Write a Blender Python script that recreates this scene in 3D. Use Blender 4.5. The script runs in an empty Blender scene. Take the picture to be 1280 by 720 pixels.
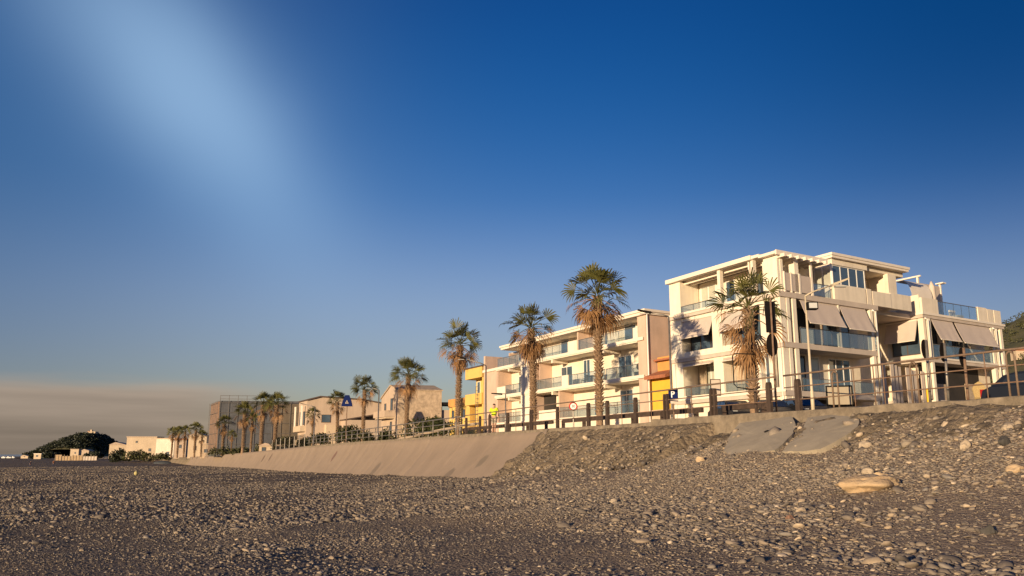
import bpy, math, random
import numpy as np
from mathutils import Vector, Matrix
random.seed(7); RNG = np.random.default_rng(11)
R = math.radians
scene = bpy.context.scene
COL = scene.collection

# ------------------------------------------------------------------ camera (eye is the origin; z = 0 is eye level)
FPX = 1040.0
TH = math.atan(208 / FPX)
cam = bpy.data.cameras.new('camera'); camo = bpy.data.objects.new('camera', cam); COL.objects.link(camo)
cam.sensor_width = 36; cam.lens = FPX / 1280 * 36; cam.clip_end = 60000; cam.clip_start = .1
camo.rotation_euler = (R(90) + TH, 0, 0); scene.camera = camo
cT, sT = math.cos(TH), math.sin(TH)
def ray(x, y):                                   # survey helper: bearing and slope of a sight line
    u = 360 - y
    return ((x - 640) / (FPX * cT - u * sT), (FPX * sT + u * cT) / (FPX * cT - u * sT))

# ------------------------------------------------------------------ materials
def nd(nt, t, **kw):
    n = nt.nodes.new(t)
    for k, v in kw.items():
        if k in n.inputs.keys(): n.inputs[k].default_value = v
        else: setattr(n, k, v)
    return n
def mat(name, col, rough=.7, var=.12, vs=3.0, bump=0, bs=20.0, metal=0, col2=None, vs2=None, spec=.4, streak=0, two=False, dist=.02):
    m = bpy.data.materials.new(name); m.use_nodes = True
    nt = m.node_tree; b = nt.nodes['Principled BSDF']; L = nt.links
    b.inputs['Roughness'].default_value = rough; b.inputs['Metallic'].default_value = metal
    b.inputs['Specular IOR Level'].default_value = spec
    tc = nd(nt, 'ShaderNodeTexCoord')
    n1 = nd(nt, 'ShaderNodeTexNoise', Scale=vs, Detail=6.0, Roughness=.65); L.new(tc.outputs['Object'], n1.inputs['Vector'])
    rmp = nd(nt, 'ShaderNodeValToRGB'); L.new(n1.outputs['Fac'], rmp.inputs['Fac'])
    c2 = col2 or tuple(min(1, c * (1 + var)) for c in col)
    c1 = tuple(c * (1 - var) for c in col) if not col2 else col
    rmp.color_ramp.elements[0].position = .32; rmp.color_ramp.elements[1].position = .68
    rmp.color_ramp.elements[0].color = (*c1, 1); rmp.color_ramp.elements[1].color = (*c2, 1)
    out = rmp.outputs['Color']
    if streak:
        mp = nd(nt, 'ShaderNodeMapping'); mp.inputs['Scale'].default_value = (1.2, 1.2, .12); L.new(tc.outputs['Object'], mp.inputs['Vector'])
        n3 = nd(nt, 'ShaderNodeTexNoise', Scale=1.6, Detail=7.0, Roughness=.7); L.new(mp.outputs[0], n3.inputs['Vector'])
        r3 = nd(nt, 'ShaderNodeMapRange'); r3.inputs['From Min'].default_value = .45; r3.inputs['From Max'].default_value = .75
        r3.inputs['To Min'].default_value = 0; r3.inputs['To Max'].default_value = streak; L.new(n3.outputs['Fac'], r3.inputs['Value'])
        mx = nd(nt, 'ShaderNodeMix', data_type='RGBA'); mx.inputs[7].default_value = (*[c * .45 for c in col], 1)
        L.new(r3.outputs[0], mx.inputs[0]); L.new(out, mx.inputs[6]); out = mx.outputs[2]
    L.new(out, b.inputs['Base Color'])
    if bump:
        n2 = nd(nt, 'ShaderNodeTexNoise', Scale=bs, Detail=5.0, Roughness=.6); L.new(tc.outputs['Object'], n2.inputs['Vector'])
        bp = nd(nt, 'ShaderNodeBump', Strength=bump, Distance=dist); L.new(n2.outputs['Fac'], bp.inputs['Height']); L.new(bp.outputs[0], b.inputs['Normal'])
    return m
M = {}
M['plaster'] = mat('warm_white_plaster', (.78, .695, .57), .8, .07, .8, .15, 30, streak=.3)
M['plaster2'] = mat('cream_plaster', (.735, .64, .51), .8, .09, .7, .15, 30, streak=.32)
M['rose'] = mat('beige_rose_plaster', (.56, .405, .315), .85, .08, .8, .15, 30, streak=.3)
M['trim'] = mat('white_trim', (.76, .67, .56), .6, .04, 1.5)
M['slab'] = mat('grey_fascia', (.52, .435, .36), .8, .09, 1.2, .1, 25, streak=.2)
M['awning'] = mat('beige_canvas', (.51, .425, .365), .9, .05, 2.0, .1, 60)
M['frame'] = mat('white_window_frame', (.76, .73, .69), .45, .03, 2)
M['darkframe'] = mat('brown_frame', (.09, .06, .045), .5, .1, 3)
M['pane'] = mat('window_pane', (.055, .085, .12), .06, .25, .5, spec=.9)
M['palepane'] = mat('curtained_pane', (.42, .42, .36), .15, .12, .8, spec=.8)
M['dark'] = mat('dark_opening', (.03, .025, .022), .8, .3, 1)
M['lampcream'] = mat('cream_lamp_paint', (.50, .42, .30), .5, .1, 4)
M['pipe'] = mat('white_pipe', (.74, .70, .64), .4, .04, 2)
M['yellow'] = mat('yellow_plaster', (.72, .40, .045), .85, .07, 1, .1, 30, streak=.1)
M['yellow2'] = mat('pale_yellow_plaster', (.66, .44, .13), .85, .07, .7, .1, 30, streak=.15)
M['ochre'] = mat('orange_plaster', (.55, .27, .08), .85, .1, .9, .1, 30)
M['tile'] = mat('roof_tiles', (.33, .12, .06), .85, .25, 6, .6, 9)
M['stonewall'] = mat('old_stone_masonry', (.40, .30, .21), .95, .28, 2.2, .8, 5, dist=.06)
M['beige'] = mat('beige_render', (.44, .335, .25), .9, .08, .35, .1, 20, streak=.2)
M['cream'] = mat('far_cream_render', (.50, .39, .275), .9, .08, .35, .1, 20, streak=.2)
M['net'] = mat('scaffold_netting', (.078, .08, .09), .95, .2, .5, .3, 6, streak=.4)
M['net2'] = mat('brown_netting', (.115, .09, .066), .95, .2, .5, .3, 6, streak=.4)
M['rednet'] = mat('red_brick_gable', (.24, .15, .105), .95, .2, .7, .4, 6, streak=.2)
M['steel'] = mat('galvanised_steel', (.24, .215, .19), .5, .2, 8, .1, 40, metal=.6)
M['rust'] = mat('rusty_steel', (.14, .075, .045), .75, .35, 9, .3, 60, col2=(.22, .15, .105))
M['railbrown'] = mat('brown_painted_rail', (.165, .112, .078), .6, .25, 7, .2, 60)
M['wood'] = mat('weathered_dark_timber', (.055, .036, .027), .85, .35, 5, .4, 30)
M['palewood'] = mat('pale_timber', (.40, .31, .22), .85, .2, 5, .4, 30)
M['black'] = mat('black_paint', (.010, .009, .009), .75, .2, 5, spec=.15)
M['concrete'] = mat('smooth_concrete_render', (.25, .19, .142), .92, .10, .35, .25, 7, streak=.16, dist=.03)
M['kerb'] = mat('rough_kerb_concrete', (.20, .16, .115), .95, .35, 2.5, .7, 8, dist=.04)
M['patch'] = mat('grey_cement_slab', (.32, .27, .20), .93, .13, 1.2, .3, 9, dist=.03)
M['pave'] = mat('promenade_paving', (.28, .24, .20), .9, .12, 2, .2, 20)
M['asphalt'] = mat('asphalt', (.05, .048, .046), .9, .15, 4, .3, 80)
M['line'] = mat('road_paint', (.7, .68, .64), .7, .1, 4)
M['earth'] = mat('dry_earth', (.20, .155, .10), .95, .25, .2, .3, 4)
M['trunk'] = mat('palm_trunk', (.16, .10, .06), .9, .3, 9, .8, 22, col2=(.34, .225, .14), dist=.04)
M['trunkdark'] = mat('bare_trunk', (.13, .085, .055), .9, .3, 7, .6, 22)
def leafmat(name, c1, c2, trans=.25):
    m = mat(name, c1, .55, .2, 1.7, col2=c2, spec=.35)
    b = m.node_tree.nodes['Principled BSDF']; b.inputs['Transmission Weight'].default_value = 0
    nt = m.node_tree; t = nd(nt, 'ShaderNodeBsdfTranslucent'); mx = nd(nt, 'ShaderNodeMixShader', Fac=trans)
    src = b.inputs['Base Color'].links[0].from_socket; nt.links.new(src, t.inputs['Color'])
    nt.links.new(b.outputs[0], mx.inputs[1]); nt.links.new(t.outputs[0], mx.inputs[2])
    nt.links.new(mx.outputs[0], nt.nodes['Material Output'].inputs['Surface'])
    return m
M['frond'] = leafmat('palm_frond', (.05, .058, .016), (.15, .135, .036))
M['dead'] = leafmat('dead_frond', (.22, .115, .048), (.40, .225, .10))
M['bush'] = leafmat('bush_leaf', (.035, .045, .014), (.075, .08, .025))
M['pine'] = leafmat('pine_leaf', (.018, .024, .014), (.04, .045, .022), .1)
M['scrub'] = leafmat('scrub_leaf', (.045, .05, .018), (.10, .095, .035), .15)
M['blue'] = mat('blue_sign_enamel', (.005, .014, .085), .75, .06, 3, spec=.1)
M['white'] = mat('white_enamel', (.78, .77, .74), .4, .03, 3)
M['red'] = mat('red_enamel', (.42, .02, .018), .4, .05, 3)
M['signback'] = mat('dark_sign_back', (.012, .009, .008), .85, .3, 6, spec=.1)
M['buoy'] = mat('faded_yellow_plastic', (.45, .38, .16), .6, .1, 4)
M['hillgreen'] = mat('green_hill_soil', (.045, .05, .02), .95, .3, .05, .4, .6, col2=(.11, .095, .045))
M['yellowpaint'] = mat('yellow_paint', (.75, .42, .02), .5, .06, 4)
M['rattan'] = mat('rattan', (.42, .30, .13), .8, .3, 20, .5, 60)
M['rock'] = mat('tan_boulder_rock', (.38, .265, .155), .95, .22, 2.5, .8, 9, col2=(.48, .36, .23), dist=.05)
M['palerock'] = mat('pale_rock', (.33, .26, .185), .95, .2, 4, .6, 12, col2=(.44, .355, .26), dist=.04)
M['darkrock'] = mat('dark_rock', (.06, .055, .05), .9, .25, 5, .6, 12, dist=.04)
M['brownrock'] = mat('reddish_brown_rock', (.20, .115, .08), .95, .2, 6, .6, 12, dist=.03)
M['reed'] = mat('reed_matting', (.38, .27, .16), .95, .25, 2.5, .5, 8, streak=.3)
M['carblue'] = mat('blue_car_paint', (.009, .012, .02), .38, .08, 2, spec=.35)
M['carblack'] = mat('black_car_paint', (.012, .012, .013), .38, .1, 2, spec=.35)
M['cargrey'] = mat('charcoal_car_paint', (.03, .029, .028), .4, .1, 2, spec=.35)
M['carglass'] = mat('car_glass', (.02, .025, .03), .05, .1, 2, spec=.9)
M['tyre'] = mat('tyre_rubber', (.02, .02, .02), .9, .2, 8)
M['rim'] = mat('alloy_rim', (.35, .35, .36), .35, .1, 6, metal=.8)
M['lampred'] = mat('red_lamp_lens', (.30, .012, .01), .2, .1, 9)
M['skin'] = mat('skin', (.42, .24, .16), .6, .06, 6)
M['hair'] = mat('dark_hair', (.025, .016, .012), .7, .2, 12)
M['hiviz'] = mat('lime_yellow_cloth', (.52, .62, .02), .85, .08, 5, .2, 12)
M['shorts'] = mat('khaki_cloth', (.36, .30, .23), .9, .1, 6, .2, 14)
M['navy'] = mat('navy_cloth', (.03, .04, .08), .9, .15, 6)
M['orangecloth'] = mat('orange_cloth', (.5, .18, .06), .9, .1, 6)
M['hull'] = mat('dark_boat_paint', (.04, .045, .05), .6, .3, 2)
M['lens'] = mat('lamp_glass', (.5, .5, .48), .15, .05, 5)
def glassmat():
    m = bpy.data.materials.new('balustrade_glass'); m.use_nodes = True; nt = m.node_tree; nt.nodes.remove(nt.nodes['Principled BSDF'])
    t = nd(nt, 'ShaderNodeBsdfTransparent'); t.inputs[0].default_value = (.86, .91, .93, 1)
    g = nd(nt, 'ShaderNodeBsdfGlossy', Roughness=.06); g.inputs[0].default_value = (.75, .85, .95, 1)
    d = nd(nt, 'ShaderNodeBsdfDiffuse'); d.inputs[0].default_value = (.30, .38, .42, 1)
    lw = nd(nt, 'ShaderNodeLayerWeight', Blend=.35); fr = nd(nt, 'ShaderNodeMath', operation='MULTIPLY_ADD'); nt.links.new(lw.outputs['Facing'], fr.inputs[0]); fr.inputs[1].default_value = .28; fr.inputs[2].default_value = .03
    nz = nd(nt, 'ShaderNodeTexNoise', Scale=1.2); mr = nd(nt, 'ShaderNodeMapRange'); mr.inputs['To Min'].default_value = .03; mr.inputs['To Max'].default_value = .12
    nt.links.new(nz.outputs['Fac'], mr.inputs['Value'])
    a = nd(nt, 'ShaderNodeMixShader'); b = nd(nt, 'ShaderNodeMixShader')
    nt.links.new(mr.outputs[0], a.inputs[0]); nt.links.new(t.outputs[0], a.inputs[1]); nt.links.new(d.outputs[0], a.inputs[2])
    nt.links.new(fr.outputs[0], b.inputs[0]); nt.links.new(a.outputs[0], b.inputs[1]); nt.links.new(g.outputs[0], b.inputs[2])
    nt.links.new(b.outputs[0], nt.nodes['Material Output'].inputs['Surface']); return m
M['glass'] = glassmat()

# ------------------------------------------------------------------ mesh helpers
OFF = {}
def WF(x, y, z): return Vector((x, y, z))
class MB:
    def __init__(s): s.v = []; s.f = []
    def add(s, vs, fs):
        o = len(s.v); s.v += [tuple(p) for p in vs]; s.f += [tuple(i + o for i in f) for f in fs]; return s
    def bx(s, x0, x1, y0, y1, z0, z1, fr=WF):
        return s.add([fr(x, y, z) for z in (z0, z1) for x, y in ((x0, y0), (x1, y0), (x1, y1), (x0, y1))],
                     [(3, 2, 1, 0), (4, 5, 6, 7), (0, 1, 5, 4), (1, 2, 6, 5), (2, 3, 7, 6), (3, 0, 4, 7)])
    def hexa(s, p8):                               # bottom loop of four, top loop of four
        return s.add(p8, [(3, 2, 1, 0), (4, 5, 6, 7), (0, 1, 5, 4), (1, 2, 6, 5), (2, 3, 7, 6), (3, 0, 4, 7)])
    def prism(s, poly, h, fr):                     # poly in (u,z) of frame fr(u,w,z), thickness w from h[0] to h[1]
        n = len(poly)
        return s.add([fr(u, w, z) for w in h for u, z in poly],
                     [tuple(range(n)), tuple(range(2 * n - 1, n - 1, -1))] + [(i, (i + 1) % n, n + (i + 1) % n, n + i) for i in range(n)])
    def tube(s, pts, r, n=8, cap=True):
        pts = [Vector(p) for p in pts]; k = len(pts); rs = r if isinstance(r, (list, tuple)) else [r] * k; vs = []
        for i, p in enumerate(pts):
            t = (pts[min(i + 1, k - 1)] - pts[max(i - 1, 0)]).normalized()
            a = t.cross(Vector((0, 0, 1)) if abs(t.z) < .9 else Vector((0, 1, 0))).normalized(); b = t.cross(a)
            for j in range(n):
                g = 2 * math.pi * j / n; vs.append(p + (a * math.cos(g) + b * math.sin(g)) * rs[i])
        fs = [(i * n + j, i * n + (j + 1) % n, (i + 1) * n + (j + 1) % n, (i + 1) * n + j) for i in range(k - 1) for j in range(n)]
        if cap: fs += [tuple(range(n - 1, -1, -1)), tuple(range((k - 1) * n, k * n))]
        return s.add(vs, fs)
    def disc(s, c, nrm, r, th=.01, n=24, ry=None):
        c = Vector(c); nrm = Vector(nrm).normalized(); a = nrm.cross(Vector((0, 0, 1))).normalized(); b = a.cross(nrm) * -1
        vs = []
        for q in (-th / 2, th / 2):
            vs += [c + nrm * q + a * math.cos(2 * math.pi * i / n) * r + b * math.sin(2 * math.pi * i / n) * (ry or r) for i in range(n)]
        return s.add(vs, [tuple(range(n)), tuple(range(2 * n - 1, n - 1, -1))] + [(i, (i + 1) % n, n + (i + 1) % n, n + i) for i in range(n)])
    def build(s, name, m, parent=None, smooth=False):
        off = Vector((0, 0, 0))
        if parent is not None: off = OFF[parent.name]
        me = bpy.data.meshes.new(name); me.from_pydata([(p[0] - off.x, p[1] - off.y, p[2] - off.z) for p in s.v], [], s.f); me.update()
        me.materials.append(M[m] if isinstance(m, str) else m)
        import bmesh
        bm = bmesh.new(); bm.from_mesh(me); bmesh.ops.recalc_face_normals(bm, faces=bm.faces); bm.to_mesh(me); bm.free()
        if smooth:
            for p in me.polygons: p.use_smooth = True
        o = bpy.data.objects.new(name, me); COL.objects.link(o)
        if parent is not None: o.parent = parent
        OFF[o.name] = off.copy(); return o
def tag(o, label=None, cat=None, group=None, kind=None):
    for k, v in (('label', label), ('category', cat), ('group', group), ('kind', kind)):
        if v: o[k] = v
    return o
def thing(name, loc, label, cat, group=None):
    o = bpy.data.objects.new(name, None); COL.objects.link(o); o.location = loc; o.empty_display_size = .3
    OFF[o.name] = Vector(loc); return tag(o, label, cat, group)
KIDS = {}
def copy_tree(o, parent=None):
    c = o.copy(); COL.objects.link(c)
    if parent is not None: c.parent = parent; c.matrix_parent_inverse = o.matrix_parent_inverse
    for ch in list(o.children): copy_tree(ch, c)
    return c

# ------------------------------------------------------------------ the line of the sea front
KN = [(-80, 62), (-20, 33), (0, 22.3), (19.83, 12.08), (26, 9.), (42.4, 2.02), (58.3, -4.43), (76.8, -11.65), (117, -28.2), (170, -52), (250, -92), (400, -178), (700, -352), (1600, -880)]
_y = np.array([k[0] for k in KN], float); _x = np.array([k[1] for k in KN], float)
def _smooth():
    ys = np.concatenate([np.arange(-80, 60, .5), np.arange(60, 200, 2), np.arange(200, 1600, 10)]); xs = np.interp(ys, _y, _x)
    for _ in range(12):
        w = np.array([np.mean(np.interp(np.linspace(y - 3 - abs(y) * .05, y + 3 + abs(y) * .05, 7), ys, xs)) for y in ys[1:-1]]); xs[1:-1] = xs[1:-1] * .6 + w * .4
    return ys, xs
YS, XS = _smooth()
DX = np.gradient(XS, YS)
def WX(y): return np.interp(y, YS, XS)
def WN(y):                                        # unit normal towards the sea
    g = np.interp(y, YS, DX); l = np.sqrt(1 + g * g); return -1 / l, g / l
def W(y, s=0, z=0):
    nx, ny = WN(y); return Vector((float(WX(y) + nx * s), float(y + ny * s), z))
def ztop(y): return np.interp(y, [-80, 90, 117, 170, 250, 400, 700], [1.25, 1.25, 1.1, .45, -.65, -1.8, -2.2])
def zbase(y): return np.interp(y, [-80, 18, 24, 27, 31, 36, 40, 45, 60, 76, 117, 250, 300, 700], [1.02, 1.02, .95, .72, .2, -.3, -.68, -1.05, -1.35, -1.7, -2.35, -3.2, -2.6, -2.7])
def zbeach(y, s):
    F = np.maximum(-1.62 - .006 * np.maximum(y - 20, 0), -3.1); B = np.maximum(zbase(y), F - .3)
    z = F + (B - F) * np.exp(-np.maximum(s - 1, 0) / 5.2)
    z = z - .022 * np.maximum(s - 38, 0)
    return z
def zland(y, s):                                  # s negative inland
    d = -s
    return ztop(y) + 1.0 * (1 - np.exp(-np.maximum(d - 1.5, 0) / 9.0)) * np.interp(y, [0, 40, 60, 200, 300], [.25, .3, 1, 1, .6])
def on_line(x, s):                                # sea-front parameter where the sight line x meets the offset s
    k = ray(x, 530)[0]; best = None
    for y in np.arange(8, 700, .05):
        p = W(float(y), s)
        if best is None or abs(p.x - k * p.y) < best[0]: best = (abs(p.x - k * p.y), float(y))
    return best[1]
def tonp(a): return np.asarray(a, float)
def vnoise(x, y, seed=0):                         # cheap value noise
    x = tonp(x); y = tonp(y); xi = np.floor(x).astype(int); yi = np.floor(y).astype(int); fx = x - xi; fy = y - yi
    def h(a, b):
        n = (a * 374761393 + b * 668265263 + seed * 974711) & 0x7fffffff; n = (n ^ (n >> 13)) * 1274126177 & 0x7fffffff; return ((n ^ (n >> 16)) & 0xffff) / 65535.0
    fx = fx * fx * (3 - 2 * fx); fy = fy * fy * (3 - 2 * fy)
    return (h(xi, yi) * (1 - fx) + h(xi + 1, yi) * fx) * (1 - fy) + (h(xi, yi + 1) * (1 - fx) + h(xi + 1, yi + 1) * fx) * fy
def fbm(x, y, seed=0, o=4):
    r = 0; a = 1; t = 0
    for i in range(o): r = r + a * vnoise(x * 2 ** i, y * 2 ** i, seed + i); t += a; a *= .5
    return r / t - .5
def gridobj(name, P, m, smooth=True):
    ni, nj, _ = P.shape; idx = np.arange(ni * nj).reshape(ni, nj)
    q = np.stack([idx[:-1, :-1], idx[1:, :-1], idx[1:, 1:], idx[:-1, 1:]], -1).reshape(-1, 4)
    me = bpy.data.meshes.new(name); me.from_pydata([], [], []); me.vertices.add(ni * nj); me.vertices.foreach_set('co', P.reshape(-1))
    me.loops.add(q.size); me.loops.foreach_set('vertex_index', q.reshape(-1)); me.polygons.add(len(q))
    me.polygons.foreach_set('loop_start', np.arange(len(q)) * 4)
    me.update(calc_edges=True); me.validate()
    if me.polygons[len(q) // 2].normal.z < 0: me.flip_normals()
    if smooth: me.polygons.foreach_set('use_smooth', [True] * len(q))
    me.materials.append(M[m] if isinstance(m, str) else m)
    o = bpy.data.objects.new(name, me); COL.objects.link(o); OFF[o.name] = Vector((0, 0, 0)); return o

# ------------------------------------------------------------------ beach, land, road, sea
def beachmat():
    m = bpy.data.materials.new('shingle_beach'); m.use_nodes = True; nt = m.node_tree; b = nt.nodes['Principled BSDF']; L = nt.links
    b.inputs['Roughness'].default_value = .95; b.inputs['Specular IOR Level'].default_value = .15
    tc = nd(nt, 'ShaderNodeTexCoord'); P = tc.outputs['Object']
    v1 = nd(nt, 'ShaderNodeTexVoronoi', Scale=16.0); v2 = nd(nt, 'ShaderNodeTexVoronoi', Scale=38.0); n1 = nd(nt, 'ShaderNodeTexNoise', Scale=.35, Detail=7.0, Roughness=.7)
    n2 = nd(nt, 'ShaderNodeTexNoise', Scale=9.0, Detail=5.0)
    for n in (v1, v2, n1, n2): L.new(P, n.inputs['Vector'])
    r1 = nd(nt, 'ShaderNodeValToRGB'); e = r1.color_ramp.elements
    e[0].position = .0; e[0].color = (.13, .098, .073, 1); e[1].position = 1; e[1].color = (.36, .28, .205, 1)
    x = r1.color_ramp.elements.new(.5); x.color = (.235, .177, .13, 1)
    sp = nd(nt, 'ShaderNodeSeparateColor'); L.new(v1.outputs['Color'], sp.inputs[0]); sp2 = nd(nt, 'ShaderNodeSeparateColor'); L.new(v2.outputs['Color'], sp2.inputs[0])
    a = nd(nt, 'ShaderNodeMath', operation='MULTIPLY_ADD'); L.new(sp.outputs[0], a.inputs[0]); a.inputs[1].default_value = .45
    a2 = nd(nt, 'ShaderNodeMath', operation='MULTIPLY_ADD'); L.new(sp2.outputs[1], a2.inputs[0]); a2.inputs[1].default_value = .35
    a3 = nd(nt, 'ShaderNodeMath', operation='MULTIPLY'); L.new(n1.outputs['Fac'], a3.inputs[0]); a3.inputs[1].default_value = .35
    L.new(a3.outputs[0], a2.inputs[2]); L.new(a2.outputs[0], a.inputs[2]); L.new(a.outputs[0], r1.inputs['Fac'])
    sx = nd(nt, 'ShaderNodeSeparateXYZ'); L.new(P, sx.inputs[0]); dm = nd(nt, 'ShaderNodeMapRange'); dm.inputs['From Min'].default_value = -9; dm.inputs['From Max'].default_value = 5; dm.inputs['To Min'].default_value = .62; dm.inputs['To Max'].default_value = 1; L.new(sx.outputs['X'], dm.inputs['Value'])   # shading painted into the colour: beach darkens towards the seaward left
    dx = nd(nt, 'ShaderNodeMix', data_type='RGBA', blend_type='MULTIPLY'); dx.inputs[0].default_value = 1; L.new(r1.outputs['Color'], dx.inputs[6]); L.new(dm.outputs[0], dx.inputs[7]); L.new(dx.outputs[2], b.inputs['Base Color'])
    h = nd(nt, 'ShaderNodeMath', operation='MULTIPLY_ADD'); L.new(v1.outputs['Distance'], h.inputs[0]); h.inputs[1].default_value = -1.0
    h2 = nd(nt, 'ShaderNodeMath', operation='MULTIPLY_ADD'); L.new(v2.outputs['Distance'], h2.inputs[0]); h2.inputs[1].default_value = -.5; L.new(n2.outputs['Fac'], h2.inputs[2]); L.new(h2.outputs[0], h.inputs[2])
    bp = nd(nt, 'ShaderNodeBump', Strength=.9, Distance=.05); L.new(h.outputs[0], bp.inputs['Height']); L.new(bp.outputs[0], b.inputs['Normal'])
    return m
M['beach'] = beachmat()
ys = np.concatenate([np.arange(-60, 4, 2.), np.arange(4, 60, .28), np.arange(60, 140, 1.2), np.arange(140, 420, 5.), np.arange(420, 1500, 40.)])
ss = np.concatenate([np.arange(.2, 24, .22), np.arange(24, 60, 1.), np.arange(60, 140, 4.)])
YY, SS = np.meshgrid(ys, ss, indexing='ij'); nx, ny = WN(YY)
BX = WX(YY) + nx * SS; BY = YY + ny * SS; BZ = zbeach(YY, SS)
near = np.exp(-np.maximum(BY - 30, 0) / 60)
BZ = BZ + (fbm(BX * .25, BY * .25, 3) * .28 + fbm(BX * 1.1, BY * 1.1, 9, 3) * .07) * np.clip(SS / 3, .15, 1) * np.clip(1.3 - SS / 60, .3, 1)
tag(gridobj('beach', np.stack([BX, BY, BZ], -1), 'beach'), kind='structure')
def beach_z(y, s):
    y = tonp(y); s = tonp(s); nx, ny = WN(y); X = WX(y) + nx * s; Y = y + ny * s
    return X, Y, zbeach(y, s) + (fbm(X * .25, Y * .25, 3) * .28 + fbm(X * 1.1, Y * 1.1, 9, 3) * .07) * np.clip(s / 3, .15, 1)
ss2 = -np.concatenate([np.array([-1.5, 0, .3]), np.arange(1, 16, 1.), np.arange(16, 60, 6.), np.arange(60, 900, 60.)])
ys2 = np.concatenate([np.arange(-60, 140, 3.), np.arange(140, 1500, 20.)])
YY, SS = np.meshgrid(ys2, ss2, indexing='ij'); nx, ny = WN(YY)
ZZ = zland(YY, SS) - .02
FAR = YY > 255; SKIRT = SS > 1; S0 = SS; SS = np.where(SKIRT & ~FAR, -.1, SS)
ZZ = np.where(SS > -.5, np.minimum(ZZ, ztop(YY) - .05), ZZ); ZZ = np.where(SKIRT, np.where(FAR, zbeach(YY, 1.5 + 0 * YY) - .3, -6), ZZ)
tag(gridobj('ground', np.stack([WX(YY) + nx * SS, YY + ny * SS, ZZ], -1), 'earth'), kind='structure')
def strip(name, s0, s1, dz, m, y0=-30, y1=240):
    yy = np.arange(y0, y1, 3.); s_ = np.linspace(s0, s1, 6); A, B = np.meshgrid(yy, s_, indexing='ij'); nx, ny = WN(A)
    return tag(gridobj(name, np.stack([WX(A) + nx * B, A + ny * B, zland(A, B) + dz], -1), m), kind='structure')
strip('pavement', -.4, -3.2, .03, 'pave'); strip('road', -3.2, -9.6, .012, 'asphalt'); strip('pavement', -9.6, -12.2, .14, 'pave')
strip('road_marking', -6.35, -6.47, .018, 'line')
def seamat():
    m = bpy.data.materials.new('sea_water'); m.use_nodes = True; nt = m.node_tree; b = nt.nodes['Principled BSDF']
    b.inputs['Base Color'].default_value = (.012, .028, .05, 1); b.inputs['Roughness'].default_value = .18
    tc = nd(nt, 'ShaderNodeTexCoord'); n = nd(nt, 'ShaderNodeTexNoise', Scale=.6, Detail=6.0); nt.links.new(tc.outputs['Object'], n.inputs['Vector'])
    bp = nd(nt, 'ShaderNodeBump', Strength=.6, Distance=.3); nt.links.new(n.outputs['Fac'], bp.inputs['Height']); nt.links.new(bp.outputs[0], b.inputs['Normal']); return m
M['sea'] = seamat()
sm = MB(); sm.add([(-40000, -20000, -3.75), (-25, -20000, -3.75), (-25, 45000, -3.75), (-40000, 45000, -3.75)], [(0, 1, 2, 3)])
tag(sm.build('sea', 'sea'), kind='structure')
# ------------------------------------------------------------------ sea wall, rubble revetment, kerb
JT = np.concatenate([np.arange(49.3, 62, 5.2), np.arange(62, 140, 6.5)]); yy = np.unique(np.round(np.concatenate([np.arange(42.8, 60, .4), np.arange(60, 140, 2.), np.arange(140, 268, 6.)] + [JT + d_ for d_ in (-.09, -.035, .035, .09)]), 3)); q = np.linspace(0, 1, 12)
A, Q = np.meshgrid(yy, q, indexing='ij'); nx, ny = WN(A)
run = np.interp(A, [42, 60, 120, 260], [3.0, 2.6, 2.4, 1.6])
S = .1 + run * (Q ** 1.25); top = ztop(A); bot = zbeach(A, S) - .5
jd = np.min(np.abs(yy[:, None] - JT[None]), 1) < .05; Z = top + (bot - top) * Q - .10 * np.sin(Q * math.pi) - .022 * jd[:, None] + .012 * fbm(A * .5, Q * 6, 15); S = S + fbm(A * .3, Q * 3, 5) * .06
yj = A + np.where(A < 43.2, .9 * (fbm(Q * 5, Q * 2, 8)), 0)
g = np.stack([WX(A) + nx * S, yj + ny * S, Z], -1)
back = np.stack([WX(A[:, :1]) - nx[:, :1] * .35, A[:, :1] - ny[:, :1] * .35, top[:, :1] - .01 + 0 * Q[:, :1]], -1)
tag(gridobj('sea_wall', np.concatenate([back, g], 1), 'concrete'), 'long sloping sea wall of smooth pale concrete below the promenade', 'sea wall')
def stain(m, pts):                                # a few old stains on the wall, where they are on the real one
    nt = m.node_tree; L = nt.links; b = nt.nodes['Principled BSDF']; src = b.inputs['Base Color'].links[0].from_socket; tc = nd(nt, 'ShaderNodeTexCoord')
    nz = nd(nt, 'ShaderNodeTexNoise', Scale=1.3, Detail=5.0); L.new(tc.outputs['Object'], nz.inputs['Vector'])
    for p, r, c in pts:
        d = nd(nt, 'ShaderNodeVectorMath', operation='DISTANCE'); L.new(tc.outputs['Object'], d.inputs[0]); d.inputs[1].default_value = p
        a = nd(nt, 'ShaderNodeMath', operation='MULTIPLY_ADD'); L.new(nz.outputs['Fac'], a.inputs[0]); a.inputs[1].default_value = r * .9; L.new(d.outputs['Value'], a.inputs[2])
        mr = nd(nt, 'ShaderNodeMapRange', interpolation_type='SMOOTHSTEP'); mr.inputs['From Min'].default_value = r * 1.5; mr.inputs['From Max'].default_value = r * 1.15; mr.inputs['To Max'].default_value = .75; L.new(a.outputs[0], mr.inputs['Value'])
        mx = nd(nt, 'ShaderNodeMix', data_type='RGBA'); mx.inputs[7].default_value = (*c, 1); L.new(mr.outputs[0], mx.inputs[0]); L.new(src, mx.inputs[6]); src = mx.outputs[2]
    L.new(src, b.inputs['Base Color'])
def wallpt(x, s, q): y = on_line(x, s); t_ = float(ztop(y)); return tuple(W(y, s, t_ + (float(zbeach(y, 2.)) - .5 - t_) * q))
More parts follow.
